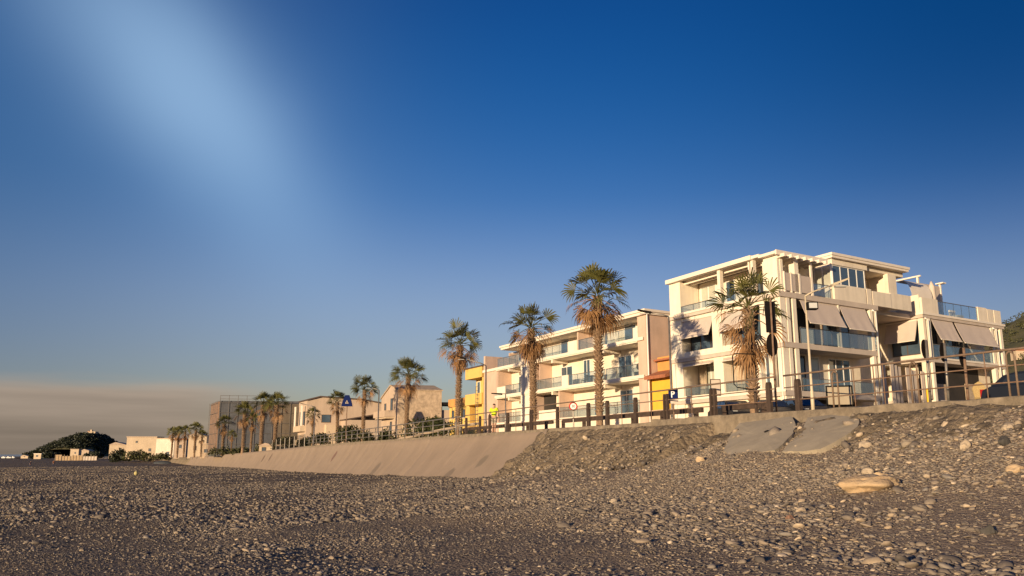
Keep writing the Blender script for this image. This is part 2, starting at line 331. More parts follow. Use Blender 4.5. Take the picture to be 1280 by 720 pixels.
stain(M['concrete'], [(wallpt(418, .9, .35), .75, (.12, .06, .05)), (wallpt(330, .9, .35), .9, (.08, .05, .035)), (wallpt(339, .8, .3), .8, (.09, .055, .04)), (wallpt(470, 1.8, .75), .9, (.14, .11, .085)), (wallpt(560, 2.2, .8), .7, (.14, .11, .085)), (wallpt(600, 1.5, .5), .6, (.15, .12, .09))])
def rubblemat():
    m = mat('rubble_revetment', (.10, .076, .052), .97, .3, 2.2, 0, col2=(.32, .245, .165)); nt = m.node_tree; L = nt.links; b = nt.nodes['Principled BSDF']
    tc = nd(nt, 'ShaderNodeTexCoord'); m0 = nd(nt, 'ShaderNodeMapping'); m0.inputs['Rotation'].default_value = (0, 0, R(-23)); mp = nd(nt, 'ShaderNodeMapping'); mp.inputs['Scale'].default_value = (.7, 3.6, .8)
    L.new(tc.outputs['Object'], m0.inputs[0]); L.new(m0.outputs[0], mp.inputs[0])
    cn = [x for x in nt.nodes if x.type == 'TEX_NOISE'][0]; cn.inputs['Scale'].default_value = .9; cn.inputs['Detail'].default_value = 9; L.new(mp.outputs[0], cn.inputs['Vector']); n = nd(nt, 'ShaderNodeTexNoise', Scale=1.5, Detail=8.0, Roughness=.72); v = nd(nt, 'ShaderNodeTexVoronoi', Scale=6.0)
    L.new(mp.outputs[0], n.inputs['Vector']); L.new(tc.outputs['Object'], v.inputs['Vector'])
    a = nd(nt, 'ShaderNodeMath', operation='MULTIPLY_ADD'); L.new(v.outputs['Distance'], a.inputs[0]); a.inputs[1].default_value = -.35; L.new(n.outputs['Fac'], a.inputs[2])
    bp = nd(nt, 'ShaderNodeBump', Strength=1.0, Distance=.26); L.new(a.outputs[0], bp.inputs['Height']); L.new(bp.outputs[0], b.inputs['Normal']); return m
M['rubble'] = rubblemat()
yy = np.arange(6, 43.6, .14); q = np.linspace(0, 1, 34); A, Q = np.meshgrid(yy, q, indexing='ij'); nx, ny = WN(A)
S = .12 + 3.05 * Q; bot = zbeach(A, S) - .06; top = ztop(A) - .1 + 0 * Q
zz = top + (np.minimum(bot, top - .05) - top) * (1 - (1 - Q) ** 1.35)
zz = np.where(A < 30, np.minimum(zz, np.maximum(zbeach(A, S) + .16 - .3 * Q, zz * 0 - 5)), zz)
u = A * .8 + S * .5
n_ = fbm(A * 2.4 + S * .3, S * .5, 21, 4) * .42 + fbm(A * 3.2, S * 3.2, 23, 3) * .3
wgt = np.clip(Q * 8, 0, 1)
S = S + n_ * wgt; zz = zz + n_ * .6 * wgt
BANK = np.stack([WX(A) + nx * S, A + ny * S, zz], -1)
tag(gridobj('rubble_bank', BANK, 'rubble'), 'eroded brown rubble bank between the concrete sea wall and the shingle slope', 'rubble bank')
def kerb(name, y0, y1, h0, h1, s0, s1, m, label, step=.25, rough=.03):
    yy = np.arange(y0, y1, step); prof = [(s0, h0), (s0, h1 - .03), (s0 + .03, h1), (s1 - .03, h1), (s1, h1 - .03), (s1, h0)]
    P = np.zeros((len(yy), 6, 3))
    for j, (s_, h) in enumerate(prof):
        n1 = fbm(yy * 1.7, yy * 0 + j * 3.1, 31, 4) * rough * 2; nx, ny = WN(yy)
        P[:, j, 0] = WX(yy) + nx * (s_ + n1); P[:, j, 1] = yy + ny * (s_ + n1); P[:, j, 2] = ztop(yy) + h + n1
    return tag(gridobj(name, P, m, False), label, 'kerb')
kerb('promenade_kerb', 4, 33.8, -1.3, .10, -.32, .2, 'kerb', 'thick stained concrete kerb under the rusty railing above the shingle slope', rough=.05)
kerb('promenade_kerb', 33.8, 118, -.3, .02, -.30, .16, 'kerb', 'thin low kerb along the top of the sea wall under the timber posts', .5)

# two cement slabs lying on the slope
def slab_patch(pts, label):
    lo = Vector((0, 0, 0)); mb = MB(); n = len(pts); P0 = []; rng = random.Random(len(pts))
    for x, y, in pts:
        for Y in np.arange(14, 60, .02):           # first hit with the bank
            k, m_ = ray(x, y); X = k * Y; z = m_ * Y
            yb = Y
            for _ in range(3): nx, ny = WN(yb); s = (X - WX(yb)) * nx + (Y - yb) * ny; yb = Y - ny * s
            if s < 3.2 and z <= max(zslope(yb, s), zbeach(yb, s)) + .12: break
        P0.append(Vector((X, Y, z)))
    Q0 = []
    for i in range(n):
        a, b = P0[i], P0[(i + 1) % n]; Q0 += [a] + [a.lerp(b, t_) + Vector((rng.uniform(-1, 1), rng.uniform(-1, 1), rng.uniform(-.4, .4))) * .05 * min(1, (b - a).length) for t_ in (.25, .5, .75)]
    P0 = Q0; n = len(P0)
    c = sum(P0, Vector()) / n
    nrm = Vector((0, 0, 0))
    for i in range(n): nrm += (P0[i] - c).cross(P0[(i + 1) % n] - c)
    nrm.normalize(); nrm = nrm if nrm.y < 0 else -nrm
    P0 = [p - nrm * ((p - c).dot(nrm)) * .75 + nrm * .015 for p in P0]; dn = [p + nrm * -.3 for p in P0]; ring = [c + (p - c) * .6 + nrm * (.035 + rng.uniform(-.003, .003)) for p in P0]
    vs = P0 + dn + ring + [c + nrm * .045]
    fs = [(i, (i + 1) % n, n + (i + 1) % n, n + i) for i in range(n)] + [(i, (i + 1) % n, 2 * n + (i + 1) % n, 2 * n + i) for i in range(n)] + [(2 * n + i, 2 * n + (i + 1) % n, 3 * n) for i in range(n)]
    mb.add(vs, fs); o = mb.build('cement_slab', 'patch', smooth=False); return tag(o, label, 'cement slab', 'grey cement slabs on the bank'), c, nrm
def zslope(y, s):
    t = ztop(y) - .1; b = min(zbeach(y, .12 + 3.05) - .06, t - .05); q = min(max((s - .12) / 3.05, 0), 1)
    return t + (b - t) * (1 - (1 - q) ** 1.35) if s > .1 else t + .2
_, pc, pn = slab_patch([(924, 528), (962, 525), (990, 522), (995, 535), (985, 548), (968, 562), (940, 568), (912, 570), (904, 562), (915, 545)], 'grey cement slab with a dark hole, left of two on the rubble bank')
hole = MB(); hk = ray(957, 537); hY = pc.y; hp = Vector((hk[0] * hY, hY, hk[1] * hY)); hp = hp - pn * ((hp - pc).dot(pn) - .05)
hole.tube([hp - pn * .1, hp + pn * .02], .07, 8); ho = hole.build('drain_pipe', 'black'); ho.parent = _
slab_patch([(1010, 524), (1040, 521), (1073, 522), (1072, 533), (1050, 548), (1025, 562), (1005, 567), (978, 565), (985, 553), (1003, 540)], 'long grey cement slab, the wider one right of the slab with the hole')

# ------------------------------------------------------------------ stones
def ico(sub):
    import bmesh
    bm = bmesh.new(); bmesh.ops.create_icosphere(bm, subdivisions=sub, radius=1); v = np.array([x.co[:] for x in bm.verts]); f = np.array([[l.index for l in x.verts] for x in bm.faces]); bm.free(); return v, f
def stones(name, X, Y, Z, size, sub, shade, m, flat=.4):
    v, f = ico(sub); n = len(X); nv = len(v)
    ang = RNG.uniform(0, 2 * math.pi, n); sx = size * RNG.uniform(.75, 1.35, n); sy = size * RNG.uniform(.55, .95, n); sz = size * RNG.uniform(flat * .6, flat * 1.3, n)
    tx = RNG.normal(0, .22, n); ty = RNG.normal(0, .22, n)
    d = 1 + RNG.normal(0, .13, (n, nv)) * (1 if sub < 2 else .75)
    V = v[None] * d[..., None]; vx = V[..., 0] * sx[:, None]; vy = V[..., 1] * sy[:, None]; vz = V[..., 2] * sz[:, None]
    vz = vz + vx * tx[:, None] + vy * ty[:, None]
    ca, sa = np.cos(ang)[:, None], np.sin(ang)[:, None]
    P = np.stack([vx * ca - vy * sa + X[:, None], vx * sa + vy * ca + Y[:, None], vz + Z[:, None]], -1).reshape(-1, 3)
    Fc = (f[None] + (np.arange(n) * nv)[:, None, None]).reshape(-1, 3)
    me = bpy.data.meshes.new(name); me.vertices.add(len(P)); me.vertices.foreach_set('co', P.astype(np.float32).reshape(-1))
    me.loops.add(Fc.size); me.loops.foreach_set('vertex_index', Fc.astype(np.int32).reshape(-1)); me.polygons.add(len(Fc)); me.polygons.foreach_set('loop_start', np.arange(len(Fc), dtype=np.int32) * 3)
    me.update(calc_edges=True)
    me.polygons.foreach_set('use_smooth', np.ones(len(Fc), bool))
    at = me.attributes.new('stone', 'FLOAT', 'POINT'); at.data.foreach_set('value', np.repeat(shade, nv).astype(np.float32))
    me.materials.append(m); o = bpy.data.objects.new(name, me); COL.objects.link(o); return o
def pebblemat():
    m = bpy.data.materials.new('pebble_stone'); m.use_nodes = True; nt = m.node_tree; b = nt.nodes['Principled BSDF']; L = nt.links
    b.inputs['Roughness'].default_value = .8; b.inputs['Specular IOR Level'].default_value = .3
    a = nd(nt, 'ShaderNodeAttribute', attribute_name='stone'); r = nd(nt, 'ShaderNodeValToRGB'); e = r.color_ramp.elements
    e[0].position = 0; e[0].color = (.08, .068, .06, 1); e[1].position = 1; e[1].color = (.44, .36, .27, 1)
    for p, c in ((.25, (.125, .103, .085, 1)), (.5, (.175, .143, .113, 1)), (.7, (.235, .185, .138, 1)), (.84, (.17, .15, .13, 1)), (.95, (.31, .235, .155, 1))):
        x = e.new(p); x.color = c
    L.new(a.outputs['Fac'], r.inputs['Fac'])
    tc = nd(nt, 'ShaderNodeTexCoord'); n = nd(nt, 'ShaderNodeTexNoise', Scale=30.0, Detail=4.0); L.new(tc.outputs['Object'], n.inputs['Vector'])
    mr = nd(nt, 'ShaderNodeMapRange'); mr.inputs['To Min'].default_value = .82; mr.inputs['To Max'].default_value = 1.48; L.new(n.outputs['Fac'], mr.inputs['Value'])
    mx = nd(nt, 'ShaderNodeMix', data_type='RGBA', blend_type='MULTIPLY'); mx.inputs[0].default_value = 1; L.new(r.outputs['Color'], mx.inputs[6]); L.new(mr.outputs[0], mx.inputs[7]); L.new(mx.outputs[2], b.inputs['Base Color'])
    bp = nd(nt, 'ShaderNodeBump', Strength=.3, Distance=.01); L.new(n.outputs['Fac'], bp.inputs['Height']); L.new(bp.outputs[0], b.inputs['Normal']); return m
PEB = pebblemat()
def scatter(n, y0, y1, s0, s1, power, dens):
    """random points on the beach (sea-front y, offset s), kept where they can fall in the photographed wedge"""
    y = y0 + (y1 - y0) * RNG.random(n) ** power; s = s0 + (s1 - s0) * RNG.random(n)
    X, Y, Z = beach_z(y, s); k = X / np.maximum(Y, .1)
    keep = (Y > 8) & (k < .78) & (k > -.98) & (RNG.random(n) < dens(X, Y, s))
    return X[keep], Y[keep], Z[keep], s[keep]
def band(X, Y, s):                                 # belts of coarse shingle on the upper beach, fine grit between
    k = X / Y
    c = np.clip(.45 + 2.4 * fbm(X * .33, Y * .33, 41, 4) + 1.2 * fbm(s * .4, Y * .04, 62, 3) + .55 * np.clip(k * 1.6 + .1, -.5, .6), .06, 1)
    return c * np.clip((Y - 12.9 - 1.2 * fbm(X * .5, Y * .5, 77, 3)) / 2.2, .22, 1)
X, Y, Z, s = scatter(1150000, 2, 60, .6, 34, 1.5, lambda X, Y, s: band(X, Y, s) * np.clip(1.5 - Y / 45, .1, 1))
sz = np.exp(RNG.normal(math.log(.0205), .42, len(X))) * np.clip(1.0 + 1.5 * np.maximum(X / Y, -.1), .85, 1.75) * np.clip(1 + 1.5 * fbm(s * .45, Y * .05, 61, 3), .65, 1.5); sz = np.clip(sz, .012, .11)
nr = (Y < 17) & (sz > .02)
tag(stones('shingle', X[nr], Y[nr], Z[nr] + sz[nr] * .1, sz[nr], 2, RNG.random(nr.sum()), PEB), kind='stuff')
fr_ = ~nr
tag(stones('shingle', X[fr_], Y[fr_], Z[fr_] + sz[fr_] * .12, sz[fr_] * 1.1, 1, RNG.random(fr_.sum()), PEB), kind='stuff')
X, Y, Z, s = scatter(500000, 25, 210, .8, 70, 1.5, lambda X, Y, s: np.clip(.4 + 2 * fbm(X * .12, Y * .12, 44, 4), .05, 1) * np.clip(1.15 - Y / 190, 0, 1))
sz = np.exp(RNG.normal(math.log(.038), .4, len(X))) * (1 + Y / 160)
tag(stones('shingle', X, Y, Z + sz * .1, sz, 1, RNG.random(len(X)) * .8, PEB), kind='stuff')
X, Y, Z, s = scatter(300000, 2, 30, .6, 30, 1.6, lambda X, Y, s: np.clip(1.3 - Y / 26, .05, 1) * np.clip((Y - 11) / 3 + .3, .3, 1))     # grit
sz = np.exp(RNG.normal(math.log(.013), .3, len(X)))
tag(stones('grit', X, Y, Z + sz * .1, sz, 1, RNG.random(len(X)) * .9, PEB), kind='stuff')
# larger stones among them, still uncountable
X, Y, Z, s = scatter(9000, 4, 42, .6, 24, 1.2, lambda X, Y, s: np.clip(.04 + 1.5 * X / Y, .01, 1) * np.clip(.5 + 2 * fbm(X * .4, Y * .4, 71, 3), .1, 1) * np.where(Y < 13.2, .3, np.where(Y < 19.5, 1.6, .8)))
sz = np.exp(RNG.normal(math.log(.055), .34, len(X)))
tag(stones('cobbles', X, Y, Z + sz * .12, sz, 2, RNG.random(len(X)), PEB, .55), kind='stuff')

nb = 9000; yb_ = RNG.uniform(8, 43.2, nb); qb = RNG.random(nb) ** .7; ii = np.clip(((yb_ - 6) / .14).astype(int), 0, BANK.shape[0] - 1); jj = np.clip((qb * 33).astype(int), 1, 33)
kp = RNG.random(nb) < np.clip(.12 + qb * .6 + 1.1 * fbm(yb_ * .9, qb * 3, 51), .03, 1); pb = BANK[ii, jj][kp]; sb_ = np.exp(RNG.normal(math.log(.04), .5, kp.sum()))
tag(stones('rubble_stones', pb[:, 0] + RNG.normal(0, .05, len(pb)), pb[:, 1] + RNG.normal(0, .05, len(pb)), pb[:, 2] + sb_ * .1, sb_, 1, RNG.random(len(pb)), PEB, .7), kind='stuff')
# boulders one can point to
def ground_hit(x, y):
    k, m_ = ray(x, y); last = None
    for Yt in np.arange(9, 70, .03):
        yb = Yt
        for _ in range(4):
            nx, ny = WN(yb); s = (k * Yt - WX(yb)) * nx + (Yt - yb) * ny; yb = Yt - ny * s
        if s < .25: return Vector((k * Yt, Yt, m_ * Yt))
        if float(beach_z(yb, s)[2]) >= m_ * Yt: return Vector((k * Yt, Yt, m_ * Yt))
    return Vector((k * 70, 70, m_ * 70))
def boulder(x, y, wpx, hpx, m, label, seed, name='boulder', lift=0, group=None, tilt=0):
    p = ground_hit(x, y); d_ = p.length / FPX
    w, h = wpx * d_ / 2, hpx * d_ / 2
    v, f = ico(4); rng = np.random.default_rng(seed)
    n = sum(a * np.sin(v @ rng.normal(0, f_, 3) + rng.uniform(0, 6)) for a, f_ in ((.13, 1.6), (.09, 3.), (.055, 6), (.03, 12)))
    pl = np.ones(len(v))
    for _ in range(7):
        q = rng.normal(0, 1, 3); q /= np.linalg.norm(q); dd = v @ q; pl = np.where(dd > .72, pl * (1 - (dd - .72) * .8), pl)
    V = v * ((1 + n) * pl)[:, None] * np.array([w, w * .75, h * 1.15])
    c_, s_ = math.cos(tilt), math.sin(tilt); V = np.stack([V[:, 0] * c_ - V[:, 2] * s_, V[:, 1], V[:, 0] * s_ + V[:, 2] * c_], -1)
    mb = MB(); mb.add([(a + p.x, b + p.y + w * .3, c + p.z + h * .55 + lift) for a, b, c in V], [tuple(t) for t in f]); o = mb.build(name, m, smooth=True)
    return tag(o, label, 'boulder' if wpx > 40 else 'stone', group), p
_b, bp_ = boulder(1092, 612, 66, 21, 'rock', 'large tan sandstone boulder lying low on the shingle slope', 3, tilt=.06)
boulder(1086, 598, 12, 9, 'palerock', 'small pale rock leaning behind the tan boulder, left of a flatter one', 5, 'stone', .06)
boulder(1102, 600, 17, 8, 'rock', 'flat pale brown rock behind the tan boulder, touching its top', 6, 'stone', .05)
for i, (x, y, w, h, m, l) in enumerate([
    (1082, 560, 15, 11, 'palerock', 'pale wedge shaped stone uphill of the tan boulder, below the cement slabs'),
    (1183, 534, 10, 9, 'palerock', 'roundish pale stone close under the kerb at the top of the slope'),
    (1208, 561, 12, 11, 'palerock', 'pale tan stone halfway up the slope, left of the dark broken stone'),
    (1262, 538, 13, 8, 'palerock', 'pale flattish stone under the kerb near the blue car'),
    (1257, 556, 14, 11, 'darkrock', 'dark brown broken stone near the right edge of the slope'),
    (768, 629, 9, 6, 'palerock', 'lone pale stone on the open shingle below the rubble bank'),
    (1238, 668, 17, 11, 'darkrock', 'dark grey flat cobble in the foreground, right of the tan boulder'),
    (988, 650, 11, 7, 'brownrock', 'reddish brown cobble in the foreground shingle, below the tan boulder'),
    (1161, 597, 9, 6, 'palerock', 'small whitish stone just right of the tan boulder'),
    (1272, 590, 18, 9, 'rock', 'tan angular stone at the right edge of the shingle'),
    (1002, 640, 12, 6, 'palerock', 'narrow pale cobble right above the reddish one'),
    (876, 577, 12, 8, 'rock', 'yellowish stone at the foot of the rubble bank')]):
    boulder(x, y, w, h, m, l, 20 + i, 'stone')

# ------------------------------------------------------------------ promenade railings
def rail_pts(y0, y1, s, h, step=1.0):
    return [W(y, s, float(ztop(y)) + h) for y in np.arange(y0, y1 + 1e-6, step)]
def base_at(y, s, dz=0): return W(y, s, float(ztop(y)) + dz)
SR = -.08
rr = thing('steel_railing', base_at(24, SR), 'rusty brown steel railing with three bars and hairpin posts on the kerb', 'railing')
for h, r_, m in ((1.25, .03, 'railbrown'), (.86, .018, 'rust'), (.46, .018, 'rust')): MB().tube(rail_pts(6, 27.4, SR, h, .7), r_, 8).build('rail', m, rr, True)
def hairpin(y, parent, m='railbrown', hw=.095, h=1.2):
    a, b = base_at(y - hw, SR), base_at(y + hw, SR); mb = MB()
    mid = [a + (b - a) * (.5 - .5 * math.cos(t)) + Vector((0, 0, h - .13 + .13 * math.sin(t))) for t in np.linspace(0, math.pi, 9)]
    mb.tube([a - Vector((0, 0, .05))] + mid + [b - Vector((0, 0, .05))], .028, 6); return mb.build('post', m, parent, True)
for x in (1430, 1340, 1272, 1147, 1047): hairpin(on_line(x, SR), rr)
for x in (1395, 1306, 1238, 1110, 1096, 1072):
    y = on_line(x, SR); MB().tube([base_at(y, SR, -.05), base_at(y, SR, 1.24)], .018, 6).build('baluster', 'rust', rr, True)
mr = thing('timber_post_railing', base_at(36, SR), 'railing of dark pointed timber posts carrying brown pipe rails above the rubble bank', 'railing')
for h, r_, m in ((1.25, .03, 'railbrown'), (.86, .02, 'railbrown'), (.46, .016, 'rust')): MB().tube(rail_pts(27.4, 56, SR, h, .7), r_, 8).build('rail', m, mr, True)
def timber_post(y, parent, gap=.10, w=.046, h=1.08):
    t = (W(y + .5, SR) - W(y - .5, SR)).normalized(); n = Vector((*[float(c) for c in WN(y)], 0)); mb = MB(); b = base_at(y, SR, -.08)
    for g in (-gap, gap):
        fr = lambda u, w_, z: b + t * (g + u) + n * w_ + Vector((0, 0, z))
        mb.prism([(-w, 0), (w, 0), (w, h * .94), (w * .6, h + .06), (0, h + .1), (-w * .6, h + .06), (-w, h * .94)], (-.06, .06), fr)
    return mb.build('post', 'wood', parent)
for x, g in ((1000, .05), (963, .05), (893, .11), (834, .1), (795, .05), (760, .05), (735.6, .06), (697, .05), (664, .1), (635, .05), (612, .05), (600, .05), (583, .05)):
    timber_post(on_line(x, SR), mr, g)
for x in (866, 815, 778, 645, 655):
    y = on_line(x, SR); MB().tube([base_at(y, SR, -.05), base_at(y, SR, 1.24)], .016, 6).build('baluster', 'rust', mr, True)
gr_ = thing('guard_rail', base_at(40, -1.4), 'low dark timber guard rail on stub posts behind the promenade railing', 'guard rail')
for y0, y1 in ((29.0, 31.6), (32.6, 44.5), (45.2, 60)):
    pts = rail_pts(y0, y1, -1.4, .47, .6); mb = MB()
    for a, b in zip(pts[:-1], pts[1:]): 
        n = Vector((*[float(c) for c in WN(a.y)], 0)) * .06; z = Vector((0, 0, .09)); mb.hexa([a - n - z, b - n - z, b + n - z, a + n - z, a - n + z, b - n + z, b + n + z, a + n + z])
    mb.build('beam', 'wood', gr_)
for y in (29.3, 31.3, 33, 35.2, 37.4, 39.6, 41.8, 44, 46, 48.4, 51, 53.6, 56.4, 59): 
    p = base_at(y, -1.4); MB().bx(p.x - .09, p.x + .09, p.y - .09, p.y + .09, p.z - .1, p.z + .52).build('post', 'wood', gr_)
lr = thing('pipe_railing', base_at(75, SR), 'pale galvanised pipe railing along the far sea wall in front of the hedges', 'railing')
for h, r_ in ((1.22, .04), (.82, .03), (.42, .03)): MB().tube(rail_pts(56, 118, SR, h, 1.5), r_, 6).build('rail', 'steel', lr, True)
for y in np.arange(57, 118.1, 2.55): MB().tube([base_at(y, SR, -.05), base_at(y, SR, 1.22)], .04, 6).build('post', 'steel', lr, True)
rp = thing('ramp_handrail', base_at(72, -.9), 'pale timber ramp handrail rising behind the far railing by the hedge', 'handrail')
y0, y1 = on_line(575, -1.0), on_line(495, -1.0)
a, b = base_at(y0, -1., .72), base_at(y1, -1., .02); mb = MB(); mb.tube([a, b], .1, 6); mb.build('beam', 'palewood', rp)
c_ = base_at(on_line(600, -1.), -1., .74); MB().tube([a, c_], .1, 6).build('beam', 'palewood', rp)
for t in np.linspace(0, 1, 8): p = a.lerp(b, t); MB().tube([Vector((p.x, p.y, ztop(p.y) - .1)), p], .05, 6).build('post', 'steel', rp)
mf = thing('mesh_fence', base_at(125, SR), 'dark wire mesh fence with pale posts at the far end of the sea wall', 'fence')
for y in np.arange(119, 150, 4.): MB().tube([base_at(y, SR, -.1), base_at(y, SR, 1.7)], .07, 6).build('post', 'steel', mf)
mb = MB()
for h in np.arange(.15, 1.7, .22): mb.tube(rail_pts(119, 147, SR, h, 4), .022, 4)
for y in np.arange(119, 147, .45): mb.tube([base_at(y, SR, 0), base_at(y, SR, 1.65)], .018, 4)
mb.build('wire_mesh', 'signback', mf)
# ------------------------------------------------------------------ buildings
DD = Vector((-.447, .894, 0)); EE = Vector((.843, .538, 0)); PC = Vector((17.36, 53.0, 0))
def LF(u, w, z): return PC + DD * u + EE * w + Vector((0, 0, z))       # sea facade: u away along it, w inwards
def RF(u, w, z): return PC + EE * u + DD * w + Vector((0, 0, z))       # near end facade: u away along it, w inwards
def BF(b0): return lambda u, w, z: PC + DD * u + EE * (b0 + w) + Vector((0, 0, z))
def AF(a0): return lambda u, w, z: PC + EE * u + DD * (a0 + w) + Vector((0, 0, z))
def solve_line(P0, dr, x):
    k = ray(x, 500)[0]; return (k * P0.y - P0.x) / (dr.x - k * dr.y)
def window(par, fr, u0, u1, z0, z1, w, n=2, fm='frame', pm='pane', name='window', t=.07, sill=False):
    mb = MB(); a, b = w - .06, w + .03
    mb.bx(u0, u0 + t, a, b, z0, z1, fr); mb.bx(u1 - t, u1, a, b, z0, z1, fr); mb.bx(u0 + t, u1 - t, a, b, z1 - t, z1, fr); mb.bx(u0 + t, u1 - t, a, b, z0, z0 + t, fr)
    for i in range(1, n): c = u0 + (u1 - u0) * i / n; mb.bx(c - t * .5, c + t * .5, a + .004, b, z0 + t, z1 - t, fr)
    o = mb.build(name, fm, par); g = MB().bx(u0 + t, u1 - t, w - .025, w - .012, z0 + t, z1 - t, fr).build('pane', pm, o)
    if sill: MB().bx(u0 - .08, u1 + .08, w - .16, w + .02, z0 - .07, z0 - .004, fr).build('sill', 'trim', o)
    return o
SPLIT = set('column pier balcony_parapet partition_wall shutter privacy_screen ceiling_beam roof_beam floor_slab balcony_slab wall_lamp roof_parapet storage_panel dark_basement terrace_parapet balcony_panel rooftop_post canopy_post roof_post rafter side_wall'.split())
def part(par, name, m, fr, *boxes):
    if name in SPLIT and len(boxes) > 1: return [part(par, name, m, fr, b) for b in boxes][0]
    mb = MB()
    for b in boxes: mb.bx(*b, fr)
    return mb.build(name, m, par)
def awning(par, fr, u0, u1, zt, zb, out, w=0, valance=True):
    mb = MB(); th = .03; NU, NV = 14, 8; ph_ = random.uniform(0, 6); vs = []
    for q_ in (0, th):
        for i in range(NU + 1):
            for j in range(NV + 1):
                a, b = i / NU, j / NV; sg = math.sin(b * math.pi) * (.05 + .025 * math.sin(a * math.pi)) + .012 * math.sin(a * 19 + ph_) * b
                vs.append(fr(u0 + (u1 - u0) * a, w - out * b + q_ + sg * .6, zt + (zb - zt) * b - sg * .5))
    m_ = (NU + 1) * (NV + 1); ix = lambda i, j, k: k * m_ + i * (NV + 1) + j
    fs = [tuple(ix(*p_, k) for p_ in ((i, j), (i + 1, j), (i + 1, j + 1), (i, j + 1))) for k in (0, 1) for i in range(NU) for j in range(NV)]
    fs += [(ix(i, j, 0), ix(i + 1, j, 0), ix(i + 1, j, 1), ix(i, j, 1)) for j in (0, NV) for i in range(NU)] + [(ix(i, j, 0), ix(i, j + 1, 0), ix(i, j + 1, 1), ix(i, j, 1)) for i in (0, NU) for j in range(NV)]
    mb.add(vs, fs)
    o = mb.build('awning', 'awning', par)
    MB().tube([fr(u0, w - out, zb), fr(u1, w - out, zb)], .035, 6).build('front_bar', 'trim', o); MB().tube([fr(u0, w + .06, zt + .05), fr(u1, w + .06, zt + .05)], .08, 8).build('roller_box', 'trim', o)
    return o
def balus(par, fr, u0, u1, z0, z1, w, n=3, rail='steel'):
    o = MB().bx(u0, u1, w, w + .015, z0 + .06, z1 - .03, fr).build('balustrade', 'glass', par)
    mb = MB(); mb.bx(u0, u1, w - .025, w + .04, z1 - .03, z1 + .015, fr)
    for i in range(n + 1): c = u0 + (u1 - u0) * i / n; mb.bx(c - .02, c + .02, w + .02, w + .05, z0, z1 - .03, fr)
    mb.build('handrail', rail, o); return o

# ---- the white seafront house on the corner
GZ = 1.3; F1, F2, F3, RT = 4.0, 7.1, 10.4, 13.2
h = thing('apartment_house', LF(5, 5, GZ), 'large white terraced apartment house with beige awnings on the corner, right of the round-topped palm', 'apartment house')
S3 = (10.2, 11.48)
part(h, 'wall', 'plaster2', LF,
    (1.8, 11.5, 1.8, 10.2, GZ, F3), (1.9, 11.5, 2.0, 10.2, F3 + .3, 12.9), (4.0, 11.5, 10.2, 15.9, GZ, F3), (0.6, 11.5, 15.9, 26.9, GZ, F1 - .3), (1.4, 11.5, 17.4, 26.9, F1, F2 - .3), (1.6, 11.5, 17.5, 26.9, F2, F3 - .3))
part(h, 'plinth', 'plaster2', LF, (.12, 11.45, .14, 1.8, GZ, F1 - .36), (.14, 1.8, 1.8, 9.9, GZ + 0, GZ + .7))
part(h, 'pier', 'plaster', LF, (10.2, 11.52, -.03, 1.9, GZ, RT - .32), (5.72, 6.72, -.03, 1.9, GZ, F3 - .003), (2.06, 2.46, -.02, .5, F1 + .02, F2 - .36), (.98, 1.3, -.02, .4, F1 + .02, F2 - .36), (-.02, .5, -.02, .5, GZ, F3 - .36), (-.02, 1.3, 1.6, 2.0, F3 + .02, 13.0) )
part(h, 'spandrel', 'plaster', LF, (.5, 10.2, .05, .3, F2 + .02, F2 + .38), (.5, 10.2, .03, .3, 9.78, F3 - .355), (.5, 10.2, .02, .3, 6.62, F2 - .355), (.5, 10.2, .02, .3, F1 + .01, F1 + .22), (.5, 1.95, .06, .3, F2 + .4, 9.77))
part(h, 'floor_slab', 'slab', LF, (-.12, 11.56, -.16, 10.22, F1 - .35, F1), (-.12, 11.56, -.16, 10.22, F2 - .35, F2), (-.12, 11.56, -.18, 10.3, F3 - .35, F3))
part(h, 'cornice', 'trim', LF, (-.16, 11.6, -.24, -.181, F3 - .12, F3 + .04), (-.16, 11.6, -.2, -.162, F2 - .1, F2 + .03), (-.16, 11.6, -.2, -.162, F1 - .1, F1 + .03))
# roof edge over the sea side, with slim beams of the loggia
part(h, 'roof_edge', 'trim', LF, (2.2, 11.62, -.34, .1, 12.92, 13.22), (2.2, 11.6, .1, 10.2, 13.0, 13.2), (1.5, 2.2, -.2, 9.4, 12.98, 13.18))
part(h, 'roof_beam', 'trim', LF, (2.4, 10.2, .45, .6, 12.72, 12.91), (2.4, 10.2, 1.05, 1.2, 12.72, 12.91))
part(h, 'column', 'trim', LF, (5.55, 5.85, -.1, .22, F3 + .02, 12.92), (2.2, 2.42, -.1, .22, F3 + .02, 12.92), (2.6, 2.72, -.06, .18, F3 + .02, 12.92))
balus(h, LF, 5.9, 10.15, F3, F3 + .55, -.05, 3); balus(h, LF, 2.8, 5.5, F3, F3 + .55, -.05, 2)
window(h, LF, 8.2, 9.95, F3 + .35, 12.62, 1.99, 2, pm='palepane'); window(h, LF, 6.1, 7.1, F3 + .35, 12.55, 1.99, 1); window(h, LF, 3.0, 4.6, F3 + .35, 12.55, 1.99, 2, 'darkframe')
